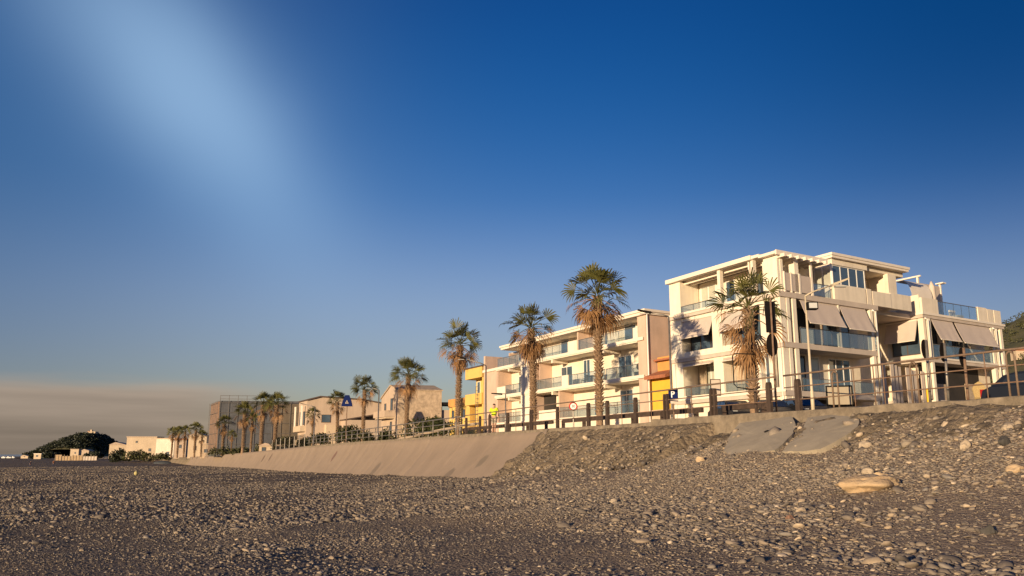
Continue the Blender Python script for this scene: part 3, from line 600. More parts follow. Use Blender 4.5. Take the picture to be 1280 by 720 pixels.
# corner terrace roof with exposed rafters
part(h, 'terrace_roof', 'trim', LF, (-.1, 1.48, -.3, 4.9, 12.86, 13.05), (-.22, -.1, -.3, 4.9, 12.78, 13.1))
for i in range(7): part(h, 'rafter', 'trim', LF, (-.55, 1.4, .1 + i * .7, .24 + i * .7, 12.64, 12.855))
part(h, 'corner_wall', 'plaster', LF, (.05, 1.4, -.02, .25, F3 + .02, 12.6), (.02, .3, .25, .5, F3 + .02, 12.6))
part(h, 'privacy_screen', 'awning', RF, (.62, 1.12, -.02, .04, F3 + .12, 11.72), (1.28, 1.95, -.02, .04, F3 + .12, 11.72), (2.15, 3.2, -.02, .04, F3 + .12, 11.68))
part(h, 'screen_frame', 'trim', RF, (.5, .6, -.05, .07, F3, 11.78), (1.14, 1.26, -.05, .07, F3, 11.78), (1.97, 2.13, -.05, .07, F3, 11.78), (3.22, 3.34, -.05, .07, F3, 12.7), (3.34, 3.4, -.05, .07, F3, 12.7))
balus(h, RF, 3.4, 5.2, F3, F3 + .9, -.03, 2)
# glazed sunroom
B0 = 5.7
part(h, 'sunroom_wall', 'plaster2', LF, (.25, 5.0, B0 + .05, 9.6, F3 + .004, F3 + 1.02), (.05, 5, B0, 9.62, 12.92, 13.32), (.3, 5, 9.62, 14.3, 13.0, 13.3), (.1, .5, 12.1, 13.1, F3, 13.0), (2.2, 2.5, 9.6, 14.2, F3, 13.0), (.4, 5.0, 9.4, 9.6, F3 + 1.03, 12.9), (.5, 2.2, 12.55, 12.9, F3, 13.0), (1.7, 5.0, B0 + .25, 9.4, F3 + 1.03, 12.9))
part(h, 'sunroom_roof', 'trim', LF, (-.18, 5.2, B0 - .22, 14.4, 13.33, 13.62), (-.24, -.18, B0 - .3, 14.5, 13.5, 13.68), (-.18, 5.2, B0 - .3, B0 - .22, 13.5, 13.68))
part(h, 'terrace_parapet', 'plaster2', RF, (5.6, 9.1, -.06, .14, F3 + .003, F3 + 1.12), (9.25, 9.75, -.05, .12, F3 + .003, F3 + 1.14), (9.9, 12.05, -.04, .14, F3 + .003, F3 + 1.05), (12.1, 14.6, .0, .16, F3 + .003, F3 + 1.15))
window(h, RF, 5.75, 9.4, F3 + 1.03, 12.92, .2, 4, name='sunroom_window'); window(h, BF(B0), .2, 1.75, F3 + 1.03, 12.92, .04, 2, pm='palepane', name='sunroom_window'); window(h, BF(B0), 1.9, 3.7, F3 + .1, 12.92, .04, 1, pm='palepane', name='sunroom_window')
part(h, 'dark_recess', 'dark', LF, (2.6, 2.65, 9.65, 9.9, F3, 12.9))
# recess slab, block two slabs
part(h, 'rear_slab', 'slab', LF, (.9, 11, 10.22, 16.0, F3 - .34, F3 - .006), (-.12, 11.5, 15.75, 27.2, F3 - .35, F3), (-.1, 11.5, 15.85, 27.1, F2 - .35, F2 - .01), (.3, 11.5, 16.0, 27.0, F1 - .33, F1 - .01))
part(h, 'rear_cornice', 'trim', LF, (-.19, -.121, 15.7, 27.3, F3 - .12, F3 + .05), (-.19, 4, 15.68, 15.748, F3 - .12, F3 + .05), (-.16, -.101, 15.8, 27.2, F2 - .11, F2 + .03))
part(h, 'rear_wall', 'plaster2', LF, (0.0, .45, 15.9, 16.2, F1, F3 - .36), (.45, 4.0, 16.4, 16.7, F2, F3 - .36), (.45, 4.0, 15.95, 16.4, F2 + .0, F2 + .25), (3.3, 4.0, 15.9, 16.4, F2 + .26, F3 - .36), (0.0, 4, 15.95, 16.2, F1, F1 + .3))
part(h, 'roof_parapet', 'plaster2', LF, (-.06, .12, 15.9, 18.0, F3 + .004, F3 + 1.2), (.12, 2.2, 15.8, 15.98, F3 + .004, F3 + 1.42), (-.06, .12, 23.6, 24.9, F3 + .004, F3 + 1.2), (-.05, .12, 25.0, 25.9, F3 + .004, F3 + 1.15), (-.06, .12, 26.0, 27.0, F3 + .004, F3 + 1.15))
balus(h, RF, 18.05, 23.55, F3, F3 + 1.12, 0, 5)
part(h, 'rooftop_room', 'plaster2', LF, (4.6, 9, 19.0, 26, F3 + .01, 12.9))
part(h, 'rooftop_screen', 'awning', LF, (2.9, 2.96, 20.4, 23.3, 11.6, 13.75))
part(h, 'rooftop_post', 'trim', LF, (2.85, 3.0, 20.2, 20.36, F3, 14.2), (2.85, 3.0, 23.35, 23.5, F3, 13.95), (2.6, 5.5, 20.15, 20.3, 14.2, 14.32), (2.5, 3.2, 23.2, 23.7, 13.96, 14.06))
mb = MB()
for i in range(9):
    a0, a1 = math.pi * i / 9 * .62, math.pi * (i + 1) / 9 * .62
    mb.hexa([LF(1.2 + .9 * (1 - math.cos(a)) , b_, 12.0 + 1.35 * math.sin(a) + q_) for q_ in (0, .04) for a, b_ in ((a0, 16.6), (a1, 16.6), (a1, 19.4), (a0, 19.4))])
mb.build('curved_canopy', 'trim', h); part(h, 'canopy_post', 'trim', LF, (1.2, 1.28, 16.6, 16.68, F3, 12.0), (1.2, 1.28, 19.3, 19.38, F3, 12.0))
part(h, 'sloped_roof', 'tile', LF, (2.5, 5, 14.5, 16.4, 12.6, 12.75))
# middle-floor awnings
awning(h, LF, 6.75, 10.15, 9.78, 8.42, .55, .1); awning(h, LF, 2.5, 5.7, 9.78, 8.42, .55, .1)
window(h, LF, 6.74, 10.18, F2 + .4, 9.7, .9, 3, 'darkframe'); window(h, LF, 2.5, 5.7, F2 + .4, 9.7, .9, 3, 'darkframe'); window(h, LF, .55, 1.9, F2 + .4, 9.6, 1.0, 1)
awning(h, RF, 2.0, 5.75, 10.0, 8.38, .75, .02); awning(h, RF, 6.1, 8.95, 10.02, 8.32, .75, .02)
balus(h, RF, 1.75, 9.8, F2, F2 + 1.08, -.06, 6); part(h, 'balcony_panel', 'plaster2', RF, (1.9, 3.2, .0, .05, F2, F2 + 1.0), (9.0, 9.9, -.02, .05, F2, F2 + 1.0))
window(h, RF, 2.4, 5.4, F2, F3 - .5, 1.79, 3, 'darkframe'); window(h, RF, 6.2, 9.2, F2, F3 - .5, 1.79, 3, 'darkframe')
part(h, 'column', 'plaster', RF, (.55, .85, -.06, .25, GZ, F3 - .36), (1.15, 1.5, -.06, .3, GZ, F3 - .36), (5.82, 6.0, -.05, .2, F2, F3 - .36), (9.35, 9.65, -.08, .25, GZ, F3 - .36), (9.95, 10.18, -.04, .3, GZ, F3 - .36))
window(h, RF, .52, .56, F1 + .3, F2 - .5, .5, 1); window(h, RF, .9, 1.12, F1 + .2, F2 - .5, .4, 1); window(h, RF, .9, 1.12, F2 + .2, F3 - .5, .4, 1)
# ground floor
for u0, u1 in ((6.74, 10.18), (2.5, 5.7)): window(h, LF, u0 + .15, u1 - .15, F1 + .15, F2 - .6, 1.79, 3, 'frame', 'palepane', 'door'); balus(h, LF, u0, u1, F1 + .2, F1 + .95, .12, 3)
part(h, 'shutter', 'palewood', LF, (4.9, 5.65, 1.2, 1.3, F1 + .1, F2 - .5), (9.3, 10.1, 1.5, 1.6, F1 + .1, F2 - .5))
awning(h, LF, 6.74, 10.18, 6.6, 6.35, .45, .1); awning(h, LF, 2.5, 5.7, 6.6, 6.35, .45, .1); window(h, LF, 1.35, 2.0, F1 + .3, F2 - .5, .4, 1)
window(h, RF, 2.0, 4.1, F1, F2 - .5, 1.79, 2, 'darkframe', name='door'); window(h, RF, 4.6, 5.6, F1, F2 - .5, 1.79, 1, 'frame', 'palepane', 'door'); window(h, RF, 6.6, 9.0, F1, F2 - .5, 1.79, 3, 'frame', 'pane', 'door')
balus(h, RF, 1.7, 9.3, F1, F1 + .85, -.04, 5)
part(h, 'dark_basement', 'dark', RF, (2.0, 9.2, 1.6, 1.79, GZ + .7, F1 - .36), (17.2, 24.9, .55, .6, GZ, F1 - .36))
# recess with slats, gate, and block two openings
mb = MB(); sl0, sl1 = 10.4, 15.7
for i in range(9): u = sl0 + (sl1 - sl0) * i / 8.6; mb.bx(u, u + .36, .35 + .15 * math.sin(i * 2.1), .42 + .15 * math.sin(i * 2.1), GZ + .3, 6.5 - .06 * i, RF)
mb.build('slat_screen', 'slab', h)
BB = BF(15.9)
awning(h, BB, .5, 3.25, 9.9, 8.35, .5, -.05); window(h, BB, .5, 3.2, F2 + .3, 9.8, .49, 2, 'darkframe')
awning(h, RF, 17.0, 19.8, 10.12, 8.42, .7, .02); awning(h, RF, 20.1, 25.0, 10.12, 8.36, .75, .02); balus(h, RF, 16.9, 25.1, F2, F2 + 1.02, -.04, 6)
window(h, RF, 17.6, 20, F2, F3 - .5, 1.59, 2, 'darkframe'); window(h, RF, 21, 24.5, F2, F3 - .5, 1.59, 3, 'darkframe')
part(h, 'column', 'plaster', RF, (16.45, 16.75, -.08, .25, GZ, F3 - .36), (25.2, 25.55, -.08, .25, GZ, F3 - .36), (25.95, 26.2, -.06, .25, GZ, F3 - .36), (26.6, 26.95, -.06, .25, GZ, F3 - .36))
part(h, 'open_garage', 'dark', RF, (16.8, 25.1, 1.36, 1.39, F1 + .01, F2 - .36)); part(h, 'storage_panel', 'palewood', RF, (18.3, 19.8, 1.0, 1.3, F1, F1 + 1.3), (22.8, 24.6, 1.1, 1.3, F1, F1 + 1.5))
mb = MB(); mb.tube([LF(11.56, -.12, GZ), LF(11.56, -.12, 9.9)], .07, 8); mb.tube([LF(11.1, -.1, GZ), LF(11.1, -.1, F2 - .4)], .06, 8); mb.tube([LF(.15, -.1, GZ), LF(.15, -.1, F2 - .4)], .07, 8)
mb.tube([RF(9.82, -.18, GZ), RF(9.82, -.18, F3 - .5), RF(9.6, -.1, F3 - .36)], .07, 8); mb.tube([RF(16.2, -.2, F2), RF(16.2, -.2, F3 - .5), RF(16.0, -.1, F3 - .36)], .07, 8); mb.tube([RF(25.7, -.2, GZ), RF(25.7, -.2, F3 - .5), RF(25.4, -.1, F3 - .36)], .07, 8)
mb.build('downpipe', 'pipe', h, True)
# heater and plants on the roof terrace are things of their own
ph = thing('closed_parasol', LF(1.5, 19.9, F3), 'tall grey closed parasol standing on the rooftop terrace behind the glass', 'parasol')
c = LF(1.5, 19.9, F3); MB().tube([c, c + Vector((0, 0, 3.1))], .05, 8).build('pole', 'steel', ph); MB().tube([c + Vector((0, 0, z)) for z in (1.2, 1.7, 2.7, 3.15)], [.14, .27, .24, .05], 10).build('canopy', 'slab', ph, True); MB().tube([c, c + Vector((0, 0, .12))], .35, 12).build('base', 'black', ph)
ct = thing('lounge_chair', LF(.9, 22.0, F3), 'pale lounge chair behind the glass of the rooftop terrace', 'chair')
c = lambda u, w, z: LF(.9 + u, 22 + w, F3 + z)
MB().bx(-.4, .4, -.4, .4, .3, .45, c).build('seat', 'trim', ct); MB().bx(.28, .4, -.4, .4, .45, .95, c).build('backrest', 'trim', ct)
for i, j in ((-1, -1), (-1, 1), (1, -1), (1, 1)): MB().bx(.34 * i - .03, .34 * i + .03, .34 * j - .03, .34 * j + .03, 0, .3, c).build('leg', 'steel', ct)

# ---- long white block
G2 = 1.6; f0, f1, f2, rt = 3.3, 6.2, 9.25, 11.05
w2 = thing('apartment_block', LF(28, 4, G2), 'long white three storey apartment block with open balconies behind the two tallest palms', 'apartment block')
part(w2, 'wall', 'plaster2', LF, (14.78, 42.5, 1.8, 10, G2, rt - .01), (15.9, 42.4, .12, 1.8, G2, f0 - .3))
part(w2, 'end_wall', 'rose', LF, (14.6, 14.77, 0, 10, G2, rt - .02))
part(w2, 'pier', 'rose', LF, (14.78, 15.9, -.02, 1.8, G2, rt - .02), (34.7, 36.7, -.06, 1.8, G2, 10.55), (42.25, 42.6, -.03, 1.8, G2, f1 - .4))
part(w2, 'pier_face', 'plaster', LF, (34.72, 36.68, -.09, -.062, G2, 10.5))
part(w2, 'balcony_slab', 'plaster', LF, (15.9, 42.62, -.12, 1.8, f2 - .32, f2), (15.9, 42.62, -.12, 1.8, f1 - .32, f1), (15.9, 42.5, -.1, 1.8, f0 - .3, f0))
part(w2, 'cornice', 'trim', LF, (15.0, 42.7, -.2, -.121, f2 - .22, f2 + .04), (15.0, 42.7, -.2, -.121, f1 - .22, f1 + .04), (15.9, 42.6, -.16, -.101, f0 - .2, f0 + .03))
part(w2, 'roof_slab', 'trim', LF, (14.45, 41.0, -.3, 10.2, rt, rt + .22), (14.35, 41.15, -.42, 10.3, rt + .223, rt + .42))
part(w2, 'ceiling_beam', 'plaster2', LF, *[(u, u + .3, -.05, 1.8, z - .62, z - .325) for u in (20.9, 30.0, 39.4) for z in (f2, f1)])
part(w2, 'partition_wall', 'rose', LF, (25.35, 25.55, .05, 1.8, f2 + .002, rt - .02), (29.0, 29.2, .1, 1.8, f0 + .002, f1 - .33), (33.2, 33.3, .3, 1.8, f1 + .002, f2 - .33), (40.6, 40.75, .6, 1.8, f2 + .002, rt - .3), (42.3, 42.5, .05, 1.8, f1 + .002, f2 - .33))
part(w2, 'balcony_parapet', 'plaster', LF, (25.56, 27.2, 0, .14, f2, f2 + 1.05), (15.92, 16.6, .0, .14, f2, f2 + .95), (27.2, 28.4, .0, .13, f1, f1 + 1.05), (40.5, 42.5, 0, .14, f1, f1 + .95), (29.25, 33, .04, .16, f0, f0 + .9), (18.2, 20, .03, .15, f1, f1 + .02))
for z, rg in ((f2, ((16.7, 20.8), (21.0, 25.3), (27.3, 34.6), (36.8, 42.4))), (f1, ((15.95, 20.8), (21, 27.1), (28.5, 34.6), (36.8, 40.4))), (f0, ((16.0, 20.8), (21, 28.8), (36.8, 42)))):
    for u0, u1 in rg: balus(w2, LF, u0, u1, z, z + 1.0, .02, max(2, int((u1 - u0) / 1.4)))
W18 = 1.79
for u0, u1, z0, z1, n in ((18.4, 20.2, f2 + .05, 11.0, 1), (22.85, 23.4, f2 + .2, 11.0, 1), (29.7, 31.3, f2 + .1, 11.0, 1), (39.6, 41.6, f2 + .7, 11.02 - .1, 2),
    (19.15, 21.2, f1 + .05, 8.4, 2), (25.9, 27.1, f1 + .05, 8.7, 2), (29.1, 31.3, f1 + .05, 8.4, 2), (39.6, 40.5, f1 + .05, 8.3, 1), (19.1, 21.1, f0 + .05, 5.45, 2), (24.2, 25.3, f0 + .1, 5.4, 1)):
    window(w2, LF, u0, u1, z0, z1, W18, n, pm='pane')
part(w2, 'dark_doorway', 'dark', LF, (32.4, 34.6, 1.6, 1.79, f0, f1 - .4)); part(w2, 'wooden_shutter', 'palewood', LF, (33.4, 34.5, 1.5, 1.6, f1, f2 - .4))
part(w2, 'wall_lamp', 'trim', LF, (24.5, 24.7, 1.65, 1.79, 10.5, 10.6), (28.3, 28.5, 1.65, 1.79, 10.4, 10.6), (22.1, 22.3, 1.65, 1.79, 8.0, 8.2))
mb = MB(); mb.tube([LF(14.52, -.05, G2), LF(14.52, -.05, rt)], .06, 8); mb.build('downpipe', 'pipe', w2, True)
part(w2, 'rear_terrace', 'rose', LF, (42.62, 46, .05, 8, G2, f2 + .0), (45.6, 46.0, .0, 4, f2 + .003, f2 + 1.65), (42.7, 45.6, 4.2, 4.4, f2 + .003, f2 + 1.3)); part(w2, 'terrace_edge', 'trim', LF, (42.63, 46.1, -.12, .048, f2 - .22, f2 + .05))
ac = thing('air_conditioner', LF(17.4, 1.2, f1), 'white air conditioning unit standing on the middle balcony by the blue doors', 'air conditioner')
MB().bx(16.9, 18.0, 1.0, 1.4, f1 + .55, f1 + 1.35, LF).build('casing', 'trim', ac); MB().disc(LF(17.2, .985, f1 + .95), tuple(-EE), .28, .03).build('fan_grille', 'signback', ac); MB().bx(16.95, 17.95, 1.05, 1.35, f1 + .01, f1 + .55, LF).build('stand', 'black', ac)
pl = thing('balcony_table', LF(24.3, .9, f1), 'small dark table and folded chairs on the middle balcony left of the tallest palm', 'table')
c = lambda u, w, z: LF(24.3 + u, .8 + w, f1 + z)
MB().bx(-.6, .6, -.35, .35, .70, .75, c).build('table_top', 'wood', pl)
for i, j in ((-1, -1), (-1, 1), (1, -1), (1, 1)): MB().bx(.5 * i - .03, .5 * i + .03, .28 * j - .03, .28 * j + .03, 0, .7, c).build('leg', 'wood', pl)
for du in (-1.2, 1.2):
    cc = thing('balcony_chair', LF(24.3 + du, .9, f1), 'dark slatted chair left of the balcony table' if du > 0 else 'dark slatted chair right of the balcony table', 'chair')
    c = lambda u, w, z: LF(24.3 + du + u, .8 + w, f1 + z)
    MB().bx(-.25, .25, -.25, .25, .42, .46, c).build('seat', 'wood', cc); MB().bx(-.25, .25, .2, .25, .46, .95, c).build('backrest', 'wood', cc)
    for i, j in ((-1, -1), (-1, 1), (1, -1), (1, 1)): MB().bx(.2 * i - .02, .2 * i + .02, .2 * j - .02, .2 * j + .02, 0, .42, c).build('leg', 'wood', cc)

# ---- small yellow house in the gap
yh = thing('yellow_house', LF(13, 6, 1.6), 'bright yellow little house with tiled eaves squeezed between the two white blocks', 'house')
GU = lambda u, w, z: PC + DD * 11.9 + EE * w + DD * u + Vector((0, 0, z))
part(yh, 'wall', 'yellow', GU, (.0, 2.62, .25, 9, 1.6, 6.2)); part(yh, 'upper_wall', 'ochre', GU, (.02, 2.6, .9, 9, 6.2, 7.6)); part(yh, 'base_wall', 'cream', GU, (.0, 2.64, .12, .249, 1.6, 3.4))
mb = MB(); mb.hexa([GU(0, -.5, 5.75), GU(2.68, -.5, 5.75), GU(2.6, 1.2, 6.2), GU(0, 1.2, 6.2), GU(0, -.5, 6.0), GU(2.68, -.5, 6.0), GU(2.6, 1.2, 6.6), GU(0, 1.2, 6.6)]); mb.build('eaves', 'tile', yh)
mb = MB(); mb.hexa([GU(0, .5, 7.25), GU(2.62, .5, 7.25), GU(2.6, 4, 7.75), GU(0, 4, 7.75), GU(0, .5, 7.4), GU(2.62, .5, 7.4), GU(2.6, 4, 7.95), GU(0, 4, 7.95)]); mb.build('roof', 'tile', yh)

# ---- pale yellow house and its annex
py = thing('pale_yellow_house', LF(49, 4, 1.8), 'pale yellow two storey house with rounded balconies left of the long white block', 'house')
part(py, 'wall', 'yellow2', LF, (46.2, 50.6, 1.2, 9, 1.8, 8.6)); part(py, 'roof_parapet', 'yellow2', LF, (46.3, 51.0, -.1, 9.2, 8.62, 9.8)); part(py, 'balcony', 'yellow2', LF, (46.3, 51.0, -.1, 1.2, 5.6, 6.85)); part(py, 'roof_edge', 'darkframe', LF, (46.25, 51.15, -.2, 9.3, 9.803, 9.95))
part(py, 'side_wall', 'yellow2', LF, (46.2, 46.6, .1, 1.2, 1.8, 8.6), (46.6, 50.7, -.02, 1.19, 1.8, 2.9))
window(py, LF, 47.2, 48.6, 6.9, 8.5, 1.19, 1, 'darkframe'); window(py, LF, 47.4, 48.6, 3.0, 5.2, 1.19, 1, 'darkframe', name='door'); window(py, LF, 49.3, 50.2, 6.9, 8.4, 1.19, 1)
mb = MB(); [mb.tube([LF(46.9, -.3, z), LF(47.5, -.3, z)], .03, 5) for z in np.arange(2.6, 7.6, .45)]; [mb.tube([LF(u, -.3, 1.8), LF(u, -.3, 7.6)], .03, 5) for u in (46.9, 47.5)]; mb.build('ladder', 'steel', py)
an = thing('annex', LF(54, 3, 1.8), 'low yellow annex with orange parapet and small windows beside the pale yellow house', 'house')
part(an, 'wall', 'yellow2', LF, (51.1, 57.4, .6, 8, 1.8, 5.7)); part(an, 'parapet', 'ochre', LF, (51.05, 57.6, .5, 8.1, 5.703, 6.7))
for u in (52.4, 54.0, 55.8): window(an, LF, u, u + .7, 4.3, 5.3, .59, 1, 'darkframe', sill=True)
window(an, LF, 54.9, 55.6, 2.1, 3.9, .59, 1, 'darkframe', name='door')

# ---- generic house in its own axes
def axes(x0, Y0, ang):
    k = ray(x0, 545)[0]; o = Vector((k * Y0, Y0, 0)); a = R(ang); u = Vector((math.cos(a), math.sin(a), 0)); w = Vector((-math.sin(a), math.cos(a), 0))
    return o, (lambda U, Wd, z: o + u * U + w * Wd + Vector((0, 0, z)))
# stone house: sunlit gable to the sea, masonry flank to the right
o, SF = axes(497, 118, 32); SG = lambda u, w, z: o + DD * u + Vector((.98, .2, 0)) * w + Vector((0, 0, z))
sh = thing('stone_house', SG(4, 3, 1.8), 'old stone house with a rendered gable and small balcony behind the bushes', 'house')
mb = MB(); pr = [(0, 1.8), (7.6, 1.8), (7.6, 8.1), (3.4, 9.7), (0, 8.9)]
mb.prism(pr, (0.003, 6.1), lambda u, w, z: SG(u, w, z)); mb.build('wall', 'stonewall', sh); MB().prism([(0.05, 1.8), (7.6, 1.8), (7.6, 8.1), (3.4, 9.65), (.05, 8.85)], (-.06, 0), SG).build('gable_face', 'beige', sh)
mb = MB(); mb.hexa([SG(-.15, -.2, 8.85), SG(3.4, -.2, 9.72), SG(3.4, 6.2, 9.72), SG(-.15, 6.2, 8.85), SG(-.15, -.2, 9.0), SG(3.4, -.2, 9.9), SG(3.4, 6.2, 9.9), SG(-.15, 6.2, 9.0)]); mb.hexa([SG(3.4, -.2, 9.72), SG(7.8, -.2, 8.05), SG(7.8, 6.2, 8.05), SG(3.4, 6.2, 9.72), SG(3.4, -.2, 9.9), SG(7.8, -.2, 8.2), SG(7.8, 6.2, 8.2), SG(3.4, 6.2, 9.9)]); mb.build('roof', 'stonewall', sh)
part(sh, 'balcony', 'beige', SG, (1.2, 6.6, -1.5, -.07, 5.2, 6.1)); part(sh, 'balcony_base', 'cream', SG, (1.4, 6.4, -1.3, -.07, 5.0, 5.19))
window(sh, SG, 2.2, 3.2, 6.15, 7.9, -.065, 1, 'darkframe', name='door'); window(sh, SG, 2.4, 3.2, 2.8, 4.6, -.065, 1, 'darkframe', sill=True); window(sh, SG, 5.2, 6.0, 6.3, 7.3, -.065, 1, 'darkframe')
part(sh, 'flat_annex', 'beige', SG, (.4, 3.5, 6.12, 10.5, 1.8, 6.2)); part(sh, 'annex_roof', 'black', SG, (.2, 3.8, 6.12, 10.6, 6.9, 7.3)); part(sh, 'garage_wall', 'cream', SG, (-.12, -.0, .6, 5.2, 1.8, 4.2))
part(sh, 'roof_post', 'darkframe', SG, (.3, .4, 6.2, 6.3, 6.2, 6.9), (.3, .4, 10.2, 10.3, 6.2, 6.9))
# long beige hall
o, LB = axes(382, 150, 18); LG = lambda u, w, z: o + DD * u + Vector((math.cos(R(15)), math.sin(R(15)), 0)) * w + Vector((0, 0, z))
lh = thing('beige_hall', LG(3, 8, 1.6), 'long beige rendered hall with a low pitched roof and stepped side behind the far palms', 'building')
mb = MB(); mb.prism([(0, 1.6), (15.5, 1.6), (15.5, 8.7), (9.6, 9.7), (2.2, 10.1), (0, 9.5)], (0, 6.5), lambda u, w, z: LG(w, u, z)); mb.build('wall', 'beige', lh)
mb = MB()
for (ua, za), (ub, zb) in (((-.2, 9.45), (2.2, 10.1)), ((2.2, 10.1), (9.6, 9.7)), ((9.6, 9.7), (15.9, 8.65))): mb.hexa([LG(w_, u_, z_ + q_) for q_ in (.004, .22) for u_, w_, z_ in ((ua, -.35, za), (ub, -.35, zb), (ub, 6.7, zb), (ua, 6.7, za))])
mb.build('roof', 'darkframe', lh)
part(lh, 'low_wing', 'beige', LG, (-3, -.02, 6.0, 15, 1.6, 6.0)); mb = MB(); mb.hexa([LG(-3.2, 5.8, 5.9), LG(.0, 5.8, 5.9), LG(0, 15.5, 7.6), LG(-3.2, 15.5, 7.6), LG(-3.2, 5.8, 6.1), LG(0, 5.8, 6.1), LG(0, 15.5, 7.8), LG(-3.2, 15.5, 7.8)]); mb.build('wing_roof', 'darkframe', lh)
part(lh, 'front_balcony', 'cream', LG, (.5, 6.3, -.9, -.01, 4.0, 5.0), (.5, 6.3, -.7, -.01, 1.6, 2.6)); part(lh, 'column', 'trim', LG, (.6, .9, -.85, -.6, 5.0, 8.6), (5.9, 6.2, -.85, -.6, 5.0, 8.6))
LW = lambda u, w, z: LG(u, w, z)
for u in (1.2, 3.9): window(lh, LW, u, u + 1.4, 5.2, 7.6, -.02, 1, 'darkframe')
LE = lambda u, w, z: LG(w, u, z)
window(lh, LE, 2.6, 4.2, 5.6, 7.0, -.03, 1, 'darkframe')
part(lh, 'cream_shed', 'cream', LG, (-1.2, -.03, 3.2, 5.2, 1.6, 5.2))
# scaffolded block wrapped in netting
o, _f = axes(272, 205, 20); SC = lambda u, w, z: o + DD * u + Vector((math.cos(R(8)), math.sin(R(8)), 0)) * w + Vector((0, 0, z))
sb = thing('scaffolded_block', SC(5, 10, 0), 'tall building wrapped in grey and brown scaffold netting behind the palm group', 'building')
mb = MB(); mb.bx(0, 15, 0, 21, -.5, 12.9, SC); mb.build('wall', 'net', sb); part(sb, 'front_netting', 'rednet', SC, (.1, 15, -.25, -.02, .5, 12.7)); part(sb, 'side_netting', 'net2', SC, (-.25, -.02, 13.8, 21.2, -.3, 12.2)); part(sb, 'side_netting', 'net', SC, (-.22, -.015, .2, 13.6, -.3, 12.6))
mb = MB()
for w_ in np.arange(0, 21.5, 2.1): mb.tube([SC(-.45, w_, -.5), SC(-.45, w_, 14.2 if w_ < 9 else 12.7)], .06, 5)
for z in (2.5, 5, 7.5, 10, 12.4): mb.tube([SC(-.45, 0, z), SC(-.45, 21, z)], .05, 5)
for z in (13.3, 14.1): mb.tube([SC(-.45, 0, z), SC(-.45, 8.6, z)], .05, 5)
for u in np.arange(0, 15.5, 2.5): mb.tube([SC(u, -.5, -.5), SC(u, -.5, 12.9)], .06, 5)
for z in (2.5, 5, 7.5, 10, 12.4): mb.tube([SC(0, -.5, z), SC(15, -.5, z)], .05, 5)
mb.build('scaffold_pole', 'steel', sb)
# little houses further along
def house(x0, Y0, wpx, top, z0, depth, ang, wallm, label, roof=None, roofm='tile', wins=(), name='house'):
    o, fr = axes(x0, Y0, ang); wd = wpx * Y0 / 1060; zt = (568 - top) * Y0 / 1060
    t = thing(name, fr(wd / 2, depth / 2, z0), label, 'house')
    part(t, 'wall', wallm, fr, (0, wd, 0, depth, z0 - .6, zt))
    if roof == 'gable':
        MB().prism([(-.3, zt - .1), (wd + .3, zt - .1), (wd * .35, zt + wd * .16)], (-.3, depth + .3), fr).build('roof', roofm, t)
    elif roof == 'flat':
        part(t, 'roof', roofm, fr, (-.2, wd + .2, -.2, depth + .2, zt + .003, zt + .35))
    for u, z, ww, hh in wins: window(t, fr, u * wd, u * wd + ww, z0 + (zt - z0) * z, z0 + (zt - z0) * z + hh, -.02, 1, 'darkframe', sill=True)
    return t
house(159, 330, 36, 547, -1.2, 9, 6, 'cream', 'pale beige flat topped house with a small dark window on the far shore', 'flat', 'beige', [(.3, .72, .8, .8), (.75, .3, 1, 1.2)])
house(196, 300, 22, 549, -1.0, 8, 4, 'plaster2', 'cream house glowing in the sun right of the beige far house', 'flat', 'cream', [(.6, .12, 1.0, 1.2)])
house(138, 350, 20, 556, -1.4, 10, 10, 'cream', 'low cream house with a shallow gable roof beside the dark round tree', 'gable', 'beige', [(.4, .3, .9, 1.0)])
house(219, 282, 14, 550, -.8, 8, 8, 'beige', 'narrow beige house behind the first palm cluster', 'flat', 'tile', [(.4, .5, .8, 1.2)])
house(236, 262, 22, 545, -.6, 8, 6, 'cream', 'cream house with a sloping roof between the palm cluster and scaffolded building', 'gable', 'beige', [(.3, .3, .9, 1.3), (.7, .3, .9, 1.3)])
house(252, 236, 14, 556, -.5, 6, 8, 'stonewall', 'ruined low stone hut at the foot of the scaffolded building', 'flat', 'beige', [(.3, .3, .9, 1.0)], name='stone_hut')
house(325, 170, 20, 557, .1, 5, 10, 'cream', 'small cream kiosk with a pitched roof under the tall double palms', 'gable', 'beige', [(.15, .2, .8, 1.0)], name='kiosk')
house(347, 158, 24, 558, .2, 5, 10, 'cargrey', 'dark grey shed with a flat pale roof beside the wire mesh fence', 'flat', 'beige', [(.3, .3, .8, .8)], name='shed')
house(29, 640, 9, 570, -2.4, 8, 0, 'cream', 'little pale beach house at the far left end of the shore', 'gable', 'beige', [(.4, .3, 1, 1)])
house(45, 560, 9, 567.5, -2.4, 6, 0, 'cream', 'tiny pale kiosk with a pale roof near the far left of the beach', 'flat', 'trim', [(.3, .3, 1.4, 1.2)], name='kiosk')
house(90, 520, 10, 562, -2.2, 6, 4, 'cream', 'small cream house peeping above the reed screens', 'flat', 'beige', [(.5, .5, .9, 1)])
house(104, 500, 9, 563, -2.2, 6, 0, 'beige', 'small beige house above the right end of the reed screens', 'gable', 'beige', [(.4, .4, .9, 1)])
rf = thing('reed_screen', tuple(axes(72, 440, 6)[0]), 'long reed screened beach enclosure on the far sand below the wooded hill', 'fence'); o, fr = axes(72, 440, 3)
for i, (u0, u1, zt_, m) in enumerate(((0, 3.2, -.2, 'reed'), (3.4, 8, -.9, 'reed'), (8.2, 14, -.5, 'reed'), (14.2, 21, -1.0, 'slab'))): part(rf, 'reed_panel', m, fr, (u0, u1, 0, .25, -3.6, zt_))
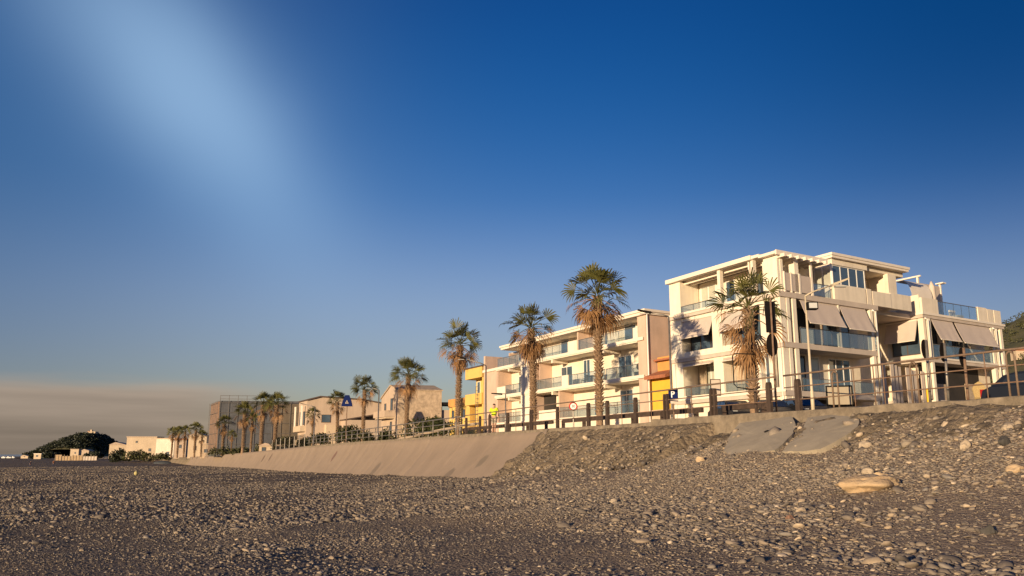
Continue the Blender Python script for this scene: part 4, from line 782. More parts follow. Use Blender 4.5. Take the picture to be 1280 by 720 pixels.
mb = MB(); [mb.tube([fr(u, -.1, -3.6), fr(u, -.1, -.1 - .3 * (i % 3))], .12, 5) for i, u in enumerate(np.arange(0, 21.5, 1.5))]; mb.build('post', 'palewood', rf)
for i, (x, Y, s_) in enumerate(((5, 600, 2.2), (11, 610, 2.8), (17, 620, 2.0))):
    o, fr = axes(x, Y, 8); t = thing('white_boat', tuple(o), ('low white boat at the far left edge of the beach', 'white boat with a raised stern, middle one at the far left', 'small white boat nearest the pale beach house')[i], 'boat', 'white boats drawn up far away')
    mb = MB(); mb.hexa([fr(0, 0, -2.6), fr(s_, 0, -2.6), fr(s_, 1.4, -2.6), fr(0, 1.4, -2.6), fr(-.3, -.2, -1.9), fr(s_ + .5, -.1, -1.7 - .1 * i), fr(s_ + .5, 1.5, -1.7 - .1 * i), fr(-.3, 1.6, -1.9)]); mb.build('hull', 'white', t); MB().bx(.5, 1.3, .3, 1.1, -1.9, -1.4, fr).build('cabin', 'trim', t)
# ------------------------------------------------------------------ palms
def fan_leaf(mb, org, f, pet, rad, n, droop, rng, spread=100, cone=.22):
    f = Vector(f).normalized(); up = Vector((0, 0, 1)); sd = f.cross(up)
    if sd.length < .05: sd = Vector((1, 0, 0))
    sd.normalize(); rl = rng.gauss(0, .65); nm = sd.cross(f).normalized(); sd, nm = (sd * math.cos(rl) + nm * math.sin(rl)), (nm * math.cos(rl) - sd * math.sin(rl))
    g = Vector((0, 0, -1)); org = Vector(org)
    mid = org + f * pet * .55; hub = org + f * pet + g * droop * .18 * pet
    for a, b, w in ((org, mid, .03), (mid, hub, .022)): mb.add([a - sd * w, a + sd * w, b + sd * w * .8, b - sd * w * .8], [(0, 1, 2, 3)]); mb.add([a - nm * w, a + nm * w, b + nm * w * .8, b - nm * w * .8], [(0, 1, 2, 3)])
    f2 = (f + g * droop * .45).normalized(); nm2 = sd.cross(f2).normalized(); dth = R(2 * spread) / n
    for i in range(n):
        th = -R(spread) + dth * (i + .5); d = f2 * math.cos(th) + sd * math.sin(th); d = (d - nm2 * -cone * abs(math.sin(th))).normalized()
        r = rad * (.72 + .28 * math.cos(th)) * rng.uniform(.85, 1.1); sdl = nm2.cross(d).normalized(); hw = r * .46 * math.tan(dth / 2) * .8
        tw = rng.uniform(-.5, .5); sdl = (sdl + nm2 * tw * .5).normalized()
        p0 = hub; p1 = hub + d * r * .46 + g * droop * r * .05; p2 = hub + d * r * .78 + g * (droop * r * .22 + .02); p3 = hub + d * r * (.97 - .12 * droop) + g * (droop * r * rng.uniform(.45, .75) + .05)
        h2 = hw * .72
        mb.add([p0, p1 - sdl * hw, p1 + sdl * hw, p2 - sdl * h2, p2 + sdl * h2, p3], [(0, 2, 1), (1, 2, 4, 3), (3, 4, 5)])
def make_palm(seed, height, crown=1.75, ngreen=26, ndead=20, skirt=1.3, rad=.23, lean=.0, group=None, thin=1.0):
    rng = random.Random(seed); t = bpy.data.objects.new('palm_tree', None); COL.objects.link(t); OFF[t.name] = Vector((0, 0, 0))
    # trunk
    mb = MB(); n = 14; rings = int(height / .09); vs = []; la = rng.uniform(0, 6.28)
    cx = lambda z: Vector((math.cos(la), math.sin(la), 0)) * lean * (z / height) ** 2
    for i in range(rings + 1):
        z = -.3 + (height + .2) * i / rings; q = max(0, z / height); r0 = rad * .84 * (1.25 - .35 * min(q * 4, 1) if q < .25 else .9 + .12 * math.sin(q * 3)) * (1 - .12 * q) * (1 + rng.uniform(-.05, .05) + .05 * (i % 2))
        for j in range(n): a = 6.2832 * j / n + .2 * i; vs.append(cx(z) + Vector((math.cos(a) * r0, math.sin(a) * r0, z)))
    mb.add(vs, [(i * n + j, i * n + (j + 1) % n, (i + 1) * n + (j + 1) % n, (i + 1) * n + j) for i in range(rings) for j in range(n)])
    z = height * .12; k = 0
    while z < height - .1:                        # cut leaf bases in spirals
        for j in range(8):
            a = 6.2832 * (j / 8 + (k % 2) / 16) + rng.uniform(-.12, .12); o = Vector((math.cos(a), math.sin(a), 0)); s = Vector((-o.y, o.x, 0)); c = cx(z) + o * rad * .86 + Vector((0, 0, z + rng.uniform(-.03, .03))); u = Vector((0, 0, 1)); ln = rng.uniform(.13, .2) * (1 + .5 * z / height); w = rad * .34
            tip = c + o * ln * .8 + u * ln * .8; mb.add([c - s * w, c + s * w, c + s * w * .8 + u * .1, c - s * w * .8 + u * .1, tip - s * w * .5, tip + s * w * .5], [(0, 1, 5, 4), (4, 5, 2, 3), (0, 4, 3), (1, 2, 5)])
        z += .17; k += 1
    mb.build('trunk', 'trunk', t)
    top = cx(height) + Vector((0, 0, height))
    mg = MB()
    for i in range(int(ngreen * thin)):
        a = i * 2.39996 + rng.uniform(-.25, .25); el = R(84 - 96 * (i / ngreen) ** .9 + rng.uniform(-9, 9)); d = Vector((math.cos(a) * math.cos(el), math.sin(a) * math.cos(el), math.sin(el)))
        fan_leaf(mg, top + Vector((0, 0, rng.uniform(-.15, .2))) + d * .1, d, crown * rng.uniform(.44, .68), crown * rng.uniform(.50, .62), 13, rng.uniform(.1, .32) + .3 * (1 - math.sin(el)), rng, 92, .35)
    mg.build('crown', 'frond', t)
    md = MB()
    for i in range(int(ndead * thin)):
        a = i * 2.39996 + rng.uniform(-.4, .4); q = i / max(1, ndead); el = R(-2 - 76 * q + rng.uniform(-14, 14)); d = Vector((math.cos(a) * math.cos(el), math.sin(a) * math.cos(el), math.sin(el)))
        fan_leaf(md, top + Vector((0, 0, -.15 - skirt * .75 * q)) + d * .12, d, crown * rng.uniform(.36, .62) * (1 - .72 * q), crown * rng.uniform(.42, .54), 11, rng.uniform(.6, 1.1), rng, 75, .4)
    md.build('dead_fronds', 'dead', t)
    return t
def place(t, x, s=None, depth=None, base=None, rot=0, label='', group=None, top=None, htop=0):
    k = ray(x, 470)[0]
    if depth is None: y = on_line(x, s); p = W(y, s); X, Y = p.x, p.y; z = float(zland(y, s))
    else:
        X, Y = k * depth, depth; z = base if base is not None else 1.3
    t.location = (X, Y, z); t.rotation_euler[2] = rot
    if top is not None:                            # scale so that the crown reaches the surveyed height
        H = ray(x, top)[1] * Y - z; sc = H / htop; t.scale = (sc, sc, sc)
    tag(t, label, 'palm tree', group); return t
GP = 'palm trees along the promenade'
for seed, x, top, hgt, kw, label, s in (
    (3, 944, 337, 5.2, dict(crown=1.75, ngreen=20, ndead=22, skirt=2.1, rad=.2), 'shaggy palm with a thick brown skirt in front of the corner apartment house', -6.3),
    (14, 750, 327, 8.0, dict(crown=2.0, ngreen=27, ndead=30, skirt=1.1, rad=.21), 'tallest palm, in front of the long white block near the parking sign', -6.3),
    (25, 667, 375, 7.6, dict(crown=1.95, ngreen=24, ndead=32, skirt=1.4, rad=.21, lean=.25), 'palm with dense brown skirt before the long white block, left of the tallest palm', -6.3),
    (36, 572, 401, 8.4, dict(crown=2.05, ngreen=26, ndead=26, skirt=1.4, rad=.22, lean=.2), 'slender tall palm against the sky left of the pale yellow house', -6.3),
    (47, 508, 444, 7.5, dict(crown=2.2, ngreen=30, ndead=13, skirt=1.6, rad=.23, lean=.3), 'palm with spreading lower fronds in front of the old stone house', -6.3),
    (58, 454, 467, 8.2, dict(crown=2.2, ngreen=28, ndead=12, skirt=1.8, rad=.25, lean=.35), 'palm in front of the beige hall right of the blue sign', -6.3),
    (69, 422, 486, 8.0, dict(crown=2.1, ngreen=24, ndead=12, skirt=1.8, rad=.25, lean=.3), 'palm just left of the blue sign, in front of the beige hall', -6.3)):
    t = make_palm(seed, hgt, **kw); place(t, x, s=s, rot=seed, label=label, group=GP, top=top + 2, htop=hgt + kw['crown'] * 1.0)
protos = [make_palm(91, 8.2, 2.3, 28, 12, 1.8, .28), make_palm(92, 7.2, 2.1, 28, 12, 1.9, .27)]
used = [False, False]
for i, (x, top, Y, base, label) in enumerate((
    (394, 506, 132, 1.2, 'small dark palm at the left end of the beige hall'),
    (348, 487, 168, .6, 'right one of the tall twin palms in front of the brown netting'),
    (331, 487, 172, .5, 'left one of the tall twin palms beside the scaffolded building'),
    (309, 499, 180, .3, 'tall palm with a brown skirt in the middle of the grey netting'),
    (319, 513, 188, .3, 'short palm half hidden between the taller ones at the netting'),
    (284, 516, 205, 0, 'palm in front of the left half of the grey netting'),
    (295, 535, 196, .1, 'stunted brown palm low in front of the grey netting'),
    (250, 525, 235, -.5, 'rightmost palm of the far cluster by the cream houses'),
    (237, 529, 245, -.6, 'second palm from the right in the far cluster'),
    (229, 530, 252, -.7, 'middle palm of the far cluster, slightly shorter'),
    (222, 531, 262, -.8, 'leftmost palm of the far cluster before the narrow beige house'),
    (258, 535, 228, -.5, 'short palm tucked against the left side of the scaffolded building'))):
    j = i % 2; t = protos[j] if not used[j] else copy_tree(protos[j]); used[j] = True
    place(t, x, depth=Y, base=base, rot=i * 1.7, label=label, group='distant palm trees along the front', top=top + 2, htop=(8.2 + 2.3) if j == 0 else (7.2 + 2.1))

# ------------------------------------------------------------------ bushes, far trees, hills
def clump(mb, c, r, n, rng, leaf):
    for _ in range(n):
        while True:
            q = Vector((rng.uniform(-1, 1), rng.uniform(-1, 1), rng.uniform(-.5, 1)))
            if .45 < q.length < 1: break
        q *= 1 + .25 * math.sin(q.x * 5 + c[0]) * math.sin(q.y * 4 + q.z * 6)
        p = Vector((c[0] + q.x * r[0], c[1] + q.y * r[1], c[2] + q.z * r[2])); a = Vector((rng.gauss(0, 1), rng.gauss(0, 1), rng.gauss(0, .7))).normalized() * leaf; b = a.cross(Vector((rng.gauss(0, 1), rng.gauss(0, 1), rng.gauss(0, 1)))).normalized() * leaf * .6
        mb.add([p - a, p + b, p + a, p - b], [(0, 1, 2, 3)])
def bush(x, Y, z0, wd, ht, label, seed, m='bush', name='bush', cat='bush', n=900, leaf=.13, dp=None, trunk=True):
    k = ray(x, 545)[0]; rng = random.Random(seed); c = Vector((k * Y, Y, z0)); t = thing(name, tuple(c), label, cat); mb = MB()
    for i in range(7):
        a = rng.uniform(-1, 1); r_ = rng.uniform(.38, .6); clump(mb, (c.x + a * wd * .36, c.y + rng.uniform(-.3, .3) * (dp or wd), z0 + ht * rng.uniform(.28, .52) * (1 - .35 * abs(a))), (wd * r_ * .55, (dp or wd) * r_ * .5, ht * r_ * .85), n // 7, rng, leaf)
    mb.build('foliage', m, t); mb = MB()
    for i in range(4): mb.tube([c + Vector((rng.uniform(-.1, .1) * wd, rng.uniform(-.1, .1) * wd, -.2)), c + Vector((rng.uniform(-.3, .3) * wd, rng.uniform(-.3, .3) * wd, ht * .6))], [.07, .03], 5)
    mb.build('stem', 'trunkdark', t); return t
bush(535, 93, 1.7, 5.4, 2.9, 'large dark green rounded bush below the old stone house', 1, n=2600, leaf=.14)
bush(552, 88, 1.9, 2.6, 2.2, 'smaller dark bush right of the large one, next to the slender palm', 2, n=1100, leaf=.13)
bush(440, 118, 1.5, 4.6, 3.2, 'olive green bush between the blue sign and its right palm', 3, n=2000, leaf=.16)
bush(405, 128, 1.4, 3.4, 2.3, 'low green bush left of the blue sign', 4, n=1200, leaf=.16)
bush(383, 135, 1.2, 3.0, 1.8, 'low green bush at the left end of the beige hall', 5, n=1000, leaf=.16)
bush(458, 112, 1.5, 2.4, 1.8, 'brownish low bush at the foot of the palm right of the blue sign', 6, 'scrub', n=800, leaf=.14)
bush(486, 106, 1.5, 2.4, 2.0, 'dark low bush under the balcony of the stone house', 7, n=800, leaf=.14)
bush(333, 176, .0, 4, 3.0, 'ragged green bush beside the cream kiosk', 8, 'scrub', n=900, leaf=.22)
bush(363, 160, .5, 6, 3.2, 'olive hedge above the dark grey shed', 9, 'scrub', n=1200, leaf=.22)
bush(280, 206, -.6, 6, 3.4, 'dry scrubby bush at the foot of the grey netting', 10, 'scrub', n=900, leaf=.26)
bush(302, 192, -.3, 5, 2.6, 'grey green bush under the middle netting palm', 11, 'scrub', n=800, leaf=.24)
bush(155, 340, -3.0, 7, 6.2, 'dark round tree at the edge of the far beach left of the beige house', 12, 'pine', 'round_tree', 'tree', 1500, .5)
bush(180, 320, -2.4, 10, 4.8, 'brown dry shrubs in front of the beige far house', 13, 'scrub', n=1100, leaf=.4)
bush(204, 295, -2.2, 6, 3.0, 'low dry shrub below the glowing cream house', 14, 'scrub', n=700, leaf=.35)
bush(42, 590, -2.6, 6, 3.6, 'dark tree beside the little pale beach house', 15, 'pine', 'round_tree', 'tree', 900, .7)
bush(66, 545, -2.6, 10, 5, 'row of dark trees left of the reed screens under the hill', 16, 'pine', 'round_tree', 'tree', 1200, .7)
bush(120, 480, -2.6, 9, 5.5, 'dark trees behind the right end of the reed screens', 17, 'pine', 'round_tree', 'tree', 1000, .6)
# wooded headland far left
HY = 760.0; hx0 = ray(97, 560)[0] * HY
def hill_h(x): return np.interp(x, [-38, -28, -16, -4, 6, 16, 23, 27, 31, 40], [-3, -.5, 7, 13, 16.5, 16.5, 13, 8, 2, -3])
gx = np.linspace(-60, 60, 60); gy = np.linspace(-40, 60, 40); A, B = np.meshgrid(gx, gy, indexing='ij')
Hh = (hill_h(A) + 3) * np.exp(-(np.abs(B) / 42) ** 3) - 3.6 + fbm(A * .1, B * .1, 5) * 2
tag(gridobj('headland', np.stack([hx0 + A, HY + B, Hh], -1), 'hillgreen'), kind='structure')
mb = MB(); rng = random.Random(5)
for i in range(620):
    a, b = rng.uniform(-40, 33), rng.uniform(-40, 25); z = float((hill_h(a) + 3) * math.exp(-(abs(b) / 42) ** 3) - 3.6)
    if hill_h(a) < 1: continue
    s_ = rng.uniform(2.0, 3.6); clump(mb, (hx0 + a, HY + b, z + s_ * .3), (s_, s_, s_ * .8), 44, rng, .8)
tag(mb.build('pine_wood', 'pine'), kind='stuff')
t = thing('hilltop_house', (hx0 + 13, HY, 17), 'tiny sunlit house on top of the dark wooded headland', 'house'); f_ = lambda u, w, z: Vector((hx0 + 9.5 + u, HY - 4 + w, 16.5 + z))
part(t, 'wall', 'cream', f_, (0, 7, 0, 6, 0, 3.6), (2, 3.6, .5, 2.5, 3.6, 5.2)); MB().prism([(-.4, 3.605), (1.95, 3.605), (1, 4.2)], (-.3, 6.3), f_).build('roof', 'tile', t); window(t, f_, 4.4, 5.6, 1, 2.4, -.03, 1, 'darkframe')
# far low coast across the water
cx_ = np.linspace(-9000, -2500, 40); P = np.zeros((40, 3, 3))
for j, (dy, zz) in enumerate(((0, -4), (500, 60), (1400, -4))): P[:, j, 0] = cx_; P[:, j, 1] = 9800 + dy + (cx_ + 6000) * .1; P[:, j, 2] = zz * (1 if j != 1 else np.clip(.45 + fbm(cx_ * .0012, cx_ * 0, 8) * 1.3, .1, 1)) if j != 1 else 60 * np.clip(.4 + fbm(cx_ * .0012, cx_ * 0, 8), .05, 1)
# green hillside on the right
gx = np.linspace(0, 1, 50); gy = np.linspace(0, 1, 46); A, B = np.meshgrid(gx, gy, indexing='ij')
HX = 190 + A * 420 + B * 60; HYY = 250 + B * 420 - A * 40
HZ = 2 + 98 * np.clip(B * 1.25, 0, 1) ** .8 * np.clip(A * 3.2, 0, 1) ** .7 + fbm(A * 9, B * 9, 6) * 10 * np.clip(B * 3, 0, 1)
tag(gridobj('hillside', np.stack([HX, HYY, HZ], -1), 'hillgreen'), kind='structure')
mb = MB(); rng = random.Random(9)
for i in range(2600):
    a, b = rng.random() * .9 + .02, rng.random() * .95; ii, jj = int(a * 49), int(b * 45); s_ = rng.uniform(1.8, 4.2); k_ = HX[ii, jj] / HYY[ii, jj]
    if not .5 < k_ < .95: continue
    clump(mb, (HX[ii, jj] + rng.uniform(-4, 4), HYY[ii, jj] + rng.uniform(-4, 4), HZ[ii, jj] + s_ * .2), (s_, s_, s_ * .75), 34, rng, .6)
tag(mb.build('hillside_scrub', 'scrub'), kind='stuff')
for i, (a, b, l) in enumerate(((.16, .93, 'tiny pale house on the crest of the green hillside'), (.2, .62, 'tiny pale house halfway up the green hillside'))):
    ii, jj = int(a * 49), int(b * 45); c = Vector((HX[ii, jj], HYY[ii, jj], HZ[ii, jj])); t = thing('hill_house', tuple(c), l, 'house'); f_ = lambda u, w, z: c + Vector((u, w, z)); part(t, 'wall', 'cream', f_, (-4, 4, -3, 3, -1, 4.5)); MB().prism([(-4.4, 4.5), (4.4, 4.5), (0, 6.2)], (-3.3, 3.3), f_).build('roof', 'tile', t)

# ------------------------------------------------------------------ lamps and signs
def lamp(x, s, topy, arm, label, m='steel', r=.07, flood=False, depth=None, base=None, armz=.35):
    if depth is None: y = on_line(x, s); p = W(y, s, float(zland(y, s)))
    else: k = ray(x, 500)[0]; p = Vector((k * depth, depth, base))
    H = ray(x, topy)[1] * p.y - p.z; t = thing('street_lamp', tuple(p), label, 'street lamp', 'street lamps on the promenade')
    top = p + Vector((0, 0, H)); av = Vector((arm, 0, armz)); MB().tube([p - Vector((0, 0, .2)), p + Vector((0, 0, .9)), p + Vector((0, 0, .95)), top], [r * 1.35, r * 1.35, r, r * .7], 10).build('pole', m, t, True)
    MB().tube([top, top + av * .25 + Vector((0, 0, .04)), top + av], [r * .6, r * .55, r * .45], 8).build('arm', m, t, True)
    e = top + av; d = av.normalized(); s_ = Vector((0, 1, 0)) * .15; u = Vector((0, 0, .05)); hd = MB(); a_, b_ = e - d * .05, e + d * .62
    hd.hexa([a_ - s_ - u, b_ - s_ * .7 - u * .6, b_ + s_ * .7 - u * .6, a_ + s_ - u, a_ - s_ + u, b_ - s_ * .7 + u * .4, b_ + s_ * .7 + u * .4, a_ + s_ + u]); hd_o = hd.build('lamp_head', 'signback' if m != 'lampcream' else m, t)
    MB().bx(min(a_.x, b_.x) + .1, max(a_.x, b_.x) - .1, e.y - .09, e.y + .09, min(a_.z, b_.z) - .065, min(a_.z, b_.z) - .04).build('lens', 'lens', hd_o)
    if flood:
        fz = ray(1017, 383)[1] * p.y; c = Vector((p.x + .16, p.y - .12, fz)); o = MB().bx(c.x - .17, c.x + .2, c.y - .12, c.y + .14, c.z - .14, c.z + .13).build('floodlight', 'black', t); MB().bx(c.x - .13, c.x + .16, c.y - .135, c.y - .121, c.z - .1, c.z + .09).build('lens', 'lens', o)
    return t
lamp(1018, -3.0, 370, 1.05, 'cream street lamp with a floodlight on its pole in front of the corner apartment house', 'lampcream', .05, True, armz=.42)
lamp(841, -5, 396, -.95, 'street lamp whose dark head reaches left across the gap between white blocks', 'steel', .06, armz=.22)
lamp(607, -2.5, 457, -1.5, 'grey street lamp with an upturned arm in front of the pale yellow house', 'steel', .07, armz=.5)
lamp(472.5, -3.4, 488, -.9, 'thin pale street lamp left of the old stone house', 'steel', .09, armz=.3)
lamp(393, -2.5, 509, -1.9, 'thin grey street lamp at the small dark palm', 'steel', .10, armz=.5)
lamp(632, -.9, 493, -.25, 'short thin steel post beside the palm left of the speed sign', 'steel', .045, armz=.02)
VIEW = lambda p: Vector((-p.x, -p.y, 0)).normalized()
def pole_at(x, s, y0, y1, r, m, par, name='pole'):
    pass
def sign(name, x, s, label, cat, group=None, dy=0):
    y = on_line(x, s) + dy; p = W(y, s, float(zland(y, s) if s < -.5 else ztop(y))); return thing(name, tuple(p), label, cat, group), p
def zat(x, y, p): return ray(x, y)[1] * p.y
# parking sign
t, p = sign('parking_sign', 843, -.35, 'square blue parking sign with a white P above the railing', 'sign')
zc, hs = zat(843, 493, p), 6.2 / 1060 * p.y * .52
MB().tube([p, Vector((p.x, p.y, zc + hs))], .03, 8).build('pole', 'rust', t)
fa = VIEW(p); sdv = Vector((-fa.y, fa.x, 0)) ; sdv = sdv if sdv.x > 0 else -sdv
def board(par, c, fa, sd, hw, hh, m, th=.02, name='panel', off=.05):
    fr = lambda u, w, z: c + sd * u + fa * (off + w) + Vector((0, 0, z)); return MB().bx(-hw, hw, 0, th, -hh, hh, fr).build(name, m, par), fr
cP = Vector((p.x, p.y, zc)); o, fr = board(t, cP, fa, sdv, .19, .20, 'blue')
mb = MB(); y_ = .0205; mb.bx(-.08, -.04, y_, y_ + .006, -.13, .13, fr)
for i in range(12):
    a0, a1 = -math.pi / 2 + math.pi * i / 12, -math.pi / 2 + math.pi * (i + 1) / 12; c_ = (-.01, .06)
    mb.hexa([fr(c_[0] + r * math.cos(a), w_, c_[1] + r * math.sin(a)) for w_ in (y_, y_ + .006) for r, a in ((.03, a0), (.07, a0), (.07, a1), (.03, a1))])
mb.bx(-.04, -.008, y_, y_ + .006, .09, .13, fr); mb.bx(-.04, -.008, y_, y_ + .006, -.01, .03, fr); mb.build('letter_p', 'white', o)
o2, fr2 = board(t, cP - Vector((0, 0, .29)), fa, sdv, .19, .075, 'slab', name='lower_plate')
# speed limit
t, p = sign('speed_sign', 717, -.2, 'round red ringed speed limit sign reading 30 fixed to the railing', 'sign')
zc = zat(717, 508, p); MB().tube([p, Vector((p.x, p.y, zc + .1))], .035, 8).build('pole', 'steel', t); fa = VIEW(p); sdv = Vector((-fa.y, fa.x, 0)); sdv = sdv if sdv.x > 0 else -sdv; c = Vector((p.x, p.y, zc)) + fa * .06
MB().disc(c, fa, .21, .016).build('red_ring', 'red', t); o = MB().disc(c + fa * .012, fa, .145, .012).build('white_face', 'white', t)
cu = bpy.data.curves.new('numerals', 'FONT'); cu.body = '30'; cu.size = .2; cu.align_x = 'CENTER'; cu.align_y = 'CENTER'; cu.extrude = .003; cu.space_character = .9
fo = bpy.data.objects.new('numerals', cu); COL.objects.link(fo); dg = bpy.context.evaluated_depsgraph_get(); me = bpy.data.meshes.new_from_object(fo.evaluated_get(dg)); bpy.data.objects.remove(fo)
no = bpy.data.objects.new('numerals', me); me.materials.clear(); me.materials.append(M['black']); COL.objects.link(no); no.parent = o
no.matrix_basis = Matrix.Translation(c + fa * .022 - Vector(OFF[t.name])) @ Matrix((sdv, (0, 0, 1), fa)).transposed().to_4x4()
# blue crossing sign
t, p = sign('crossing_sign', 433, -3.0, 'dark blue pedestrian crossing sign on a thin pole between two palms', 'sign')
zb, zt_ = zat(433, 508, p), zat(433, 494, p); MB().tube([p, Vector((p.x, p.y, zt_))], .055, 8).build('pole', 'rust', t)
hw = .72; fr = lambda u, w, z: Vector((p.x + u, p.y - .1 + w, z)); o = MB().prism([(-hw, zb), (hw, zb), (hw * .78, zb + .45 * (zt_ - zb)), (hw * .35, zt_), (-hw * .35, zt_), (-hw * .78, zb + .45 * (zt_ - zb))], (-.12, .12), fr).build('panel', 'blue', t)
zc = (zb + zt_) / 2; MB().prism([(-.22, zc - .36), (.22, zc - .36), (0, zc + .08)], (-.135, -.121), fr).build('white_triangle', 'slab', o); mb = MB(); mb.prism([(-.1, zc - .34), (-.04, zc - .34), (.01, zc - .2), (.05, zc - .34), (.11, zc - .34), (.04, zc - .08), (-.03, zc - .08)], (-.145, -.136), fr); mb.build('walking_figure', 'black', o)
# tall rusty pole with sign backs
t, p = sign('road_sign', 972, -.45, 'rusty leaning pole carrying a dark rectangular and a dark round sign back', 'sign')
zt_ = zat(964, 372, p); tp = Vector((ray(963, 372)[0] * p.y, p.y, zt_)); MB().tube([p - Vector((0, 0, .1)), tp], .035, 8).build('pole', 'rust', t, True)
t2 = 26.5 / 1060
def onpole(y): q = (zat(970, y, p) - p.z) / (zt_ - p.z); return p.lerp(tp, q)
c = onpole(396); fa = Vector((.35, -.94, 0)).normalized(); sdv = Vector((.94, .35, 0))
pw = p.y / 1060
board(t, c, -fa, sdv, 7.8 * pw, 20.5 * pw, 'black', .025, 'rectangular_panel', .035); 
c = onpole(431); cc = c - fa * .05; mb = MB(); mb.disc(cc, fa, 8.6 * pw, .02, 28, 14.8 * pw); mb.build('round_panel', 'signback', t)
# three round sign backs
for x0, y0, x1, lab in ((1157.5, 436, 1165, 'round dark sign back on a rusty pole, left of three'), (1180.5, 440, 1188, 'round dark sign back on a pale pole, middle of three'), (1204.5, 446, 1212, 'round dark sign back on a red stained pole, right of three')):
    t, p = sign('round_sign', x1, -.4, lab, 'sign', 'round signs by the railing'); zt_ = zat(x0, y0 - 11, p); tp = Vector((ray(x0, y0 - 11)[0] * p.y, p.y, zt_))
    MB().tube([p - Vector((0, 0, .1)), tp], .036, 8).build('pole', 'rust' if '1204' in str(x0) else 'steel', t, True); q = (zat(x0, y0, p) - p.z) / (zt_ - p.z); c = p.lerp(tp, q) + Vector((-.03, .05, 0)); pw = p.y / 1060
    MB().disc(c, (.55, -.83, 0), 7.0 * pw * 1.0, .02, 28, 12.4 * pw).build('round_panel', 'signback', t)
# empty hoop frame on a post, and a notice board
t, p = sign('empty_frame', 946, -.3, 'empty metal poster frame on a thick short post beside the shaggy palm', 'sign frame')
zt_ = zat(930, 442, p); zb = zat(930, 484, p); kx = lambda x: ray(x, 470)[0] * p.y
MB().tube([p, Vector((p.x, p.y, zb - .05))], .05, 8).build('post', 'wood', t); mb = MB(); q = [(917.5, zt_), (945, zt_ - .02)]; a_, b_ = kx(917), kx(945)
mb.tube([Vector((p.x, p.y, zb - .1)), Vector((a_ + .1, p.y, zb)), Vector((a_, p.y, zb + .1)), Vector((a_, p.y, zt_ - .08)), Vector((a_ + .08, p.y, zt_)), Vector((b_, p.y, zt_ - .02))], .02, 6); mb.tube([Vector((p.x, p.y, zb - .1)), Vector((b_ + .12, p.y, zb))], .02, 6); mb.build('frame', 'black', t, True)
t, p = sign('notice_board', 896, -.9, 'small grey framed notice board beyond the double timber post', 'notice board')
zc = zat(896, 484.5, p); hh = 10.5 * p.y / 1060; hw = 6.6 * p.y / 1060; o, fr = board(t, Vector((p.x, p.y, zc)), Vector((0, -1, 0)), Vector((1, 0, 0)), hw, hh, 'wood', .05, 'frame'); MB().bx(-hw + .03, hw - .03, .051, .06, -hh + .03, hh - .03, fr).build('notice', 'slab', o)
MB().tube([Vector((p.x, p.y, p.z)), Vector((p.x, p.y, zc))], .03, 6).build('post', 'wood', t)
# framed panel by the hotel entrance
t, p = sign('menu_board', 1052, -1.6, 'white panel with a thick black frame standing behind the railing', 'notice board')
zc = zat(1052, 494, p); w_ = 16 * p.y / 1060; h_ = 12 * p.y / 1060; o, fr = board(t, Vector((p.x, p.y, zc)), Vector((-.3, -.95, 0)), Vector((.95, -.3, 0)), w_, h_, 'black', .05, 'frame'); MB().bx(-w_ + .05, w_ - .05, .051, .058, -h_ + .0, h_ - .05, fr).build('panel', 'patch', o)
for s_ in (-1, 1): MB().tube([fr(s_ * w_ * .9, -.02, -h_), fr(s_ * w_ * .9, -.02, p.z - zc)], .025, 6).build('leg', 'black', t)
# yellow bollard and rattan chair at the garage
k = ray(1160.5, 495)[0]; Y = 40.; zb = 1.6; t = thing('bollard', (k * Y, Y, zb), 'bright yellow bollard in front of the dark garage opening', 'bollard'); zt_ = ray(1160, 486)[1] * Y; MB().tube([Vector((k * Y, Y, zb)), Vector((k * Y, Y, zt_ - .04)), Vector((k * Y, Y, zt_))], [.085, .085, .05], 12).build('post', 'yellowpaint', t, True); MB().tube([Vector((k * Y, Y, zb)), Vector((k * Y, Y, zb + .06))], .14, 12).build('base', 'black', t)
k = ray(1228, 495)[0]; Y = 42.; c = Vector((k * Y, Y, ray(1228, 503)[1] * Y)); c.z -= .25; ch = thing('rattan_chair', tuple(c), 'ornate high backed rattan chair under the end balcony by the blue car', 'chair'); f_ = lambda u, w, z: c + Vector((u, w, z))
MB().bx(-.28, .28, -.28, .25, .42, .5, f_).build('seat', 'rattan', ch); MB().prism([(-.26, .5), (.26, .5), (.36, .95), (.2, 1.2), (0, 1.32), (-.2, 1.2), (-.36, .95)], (.2, .25), f_).build('backrest', 'rattan', ch)
for i, j in ((-1, -1), (-1, 1), (1, -1), (1, 1)): MB().tube([f_(.22 * i, .2 * j, .42), f_(.3 * i, .26 * j, -.0)], .03, 6).build('leg', 'rattan', ch)

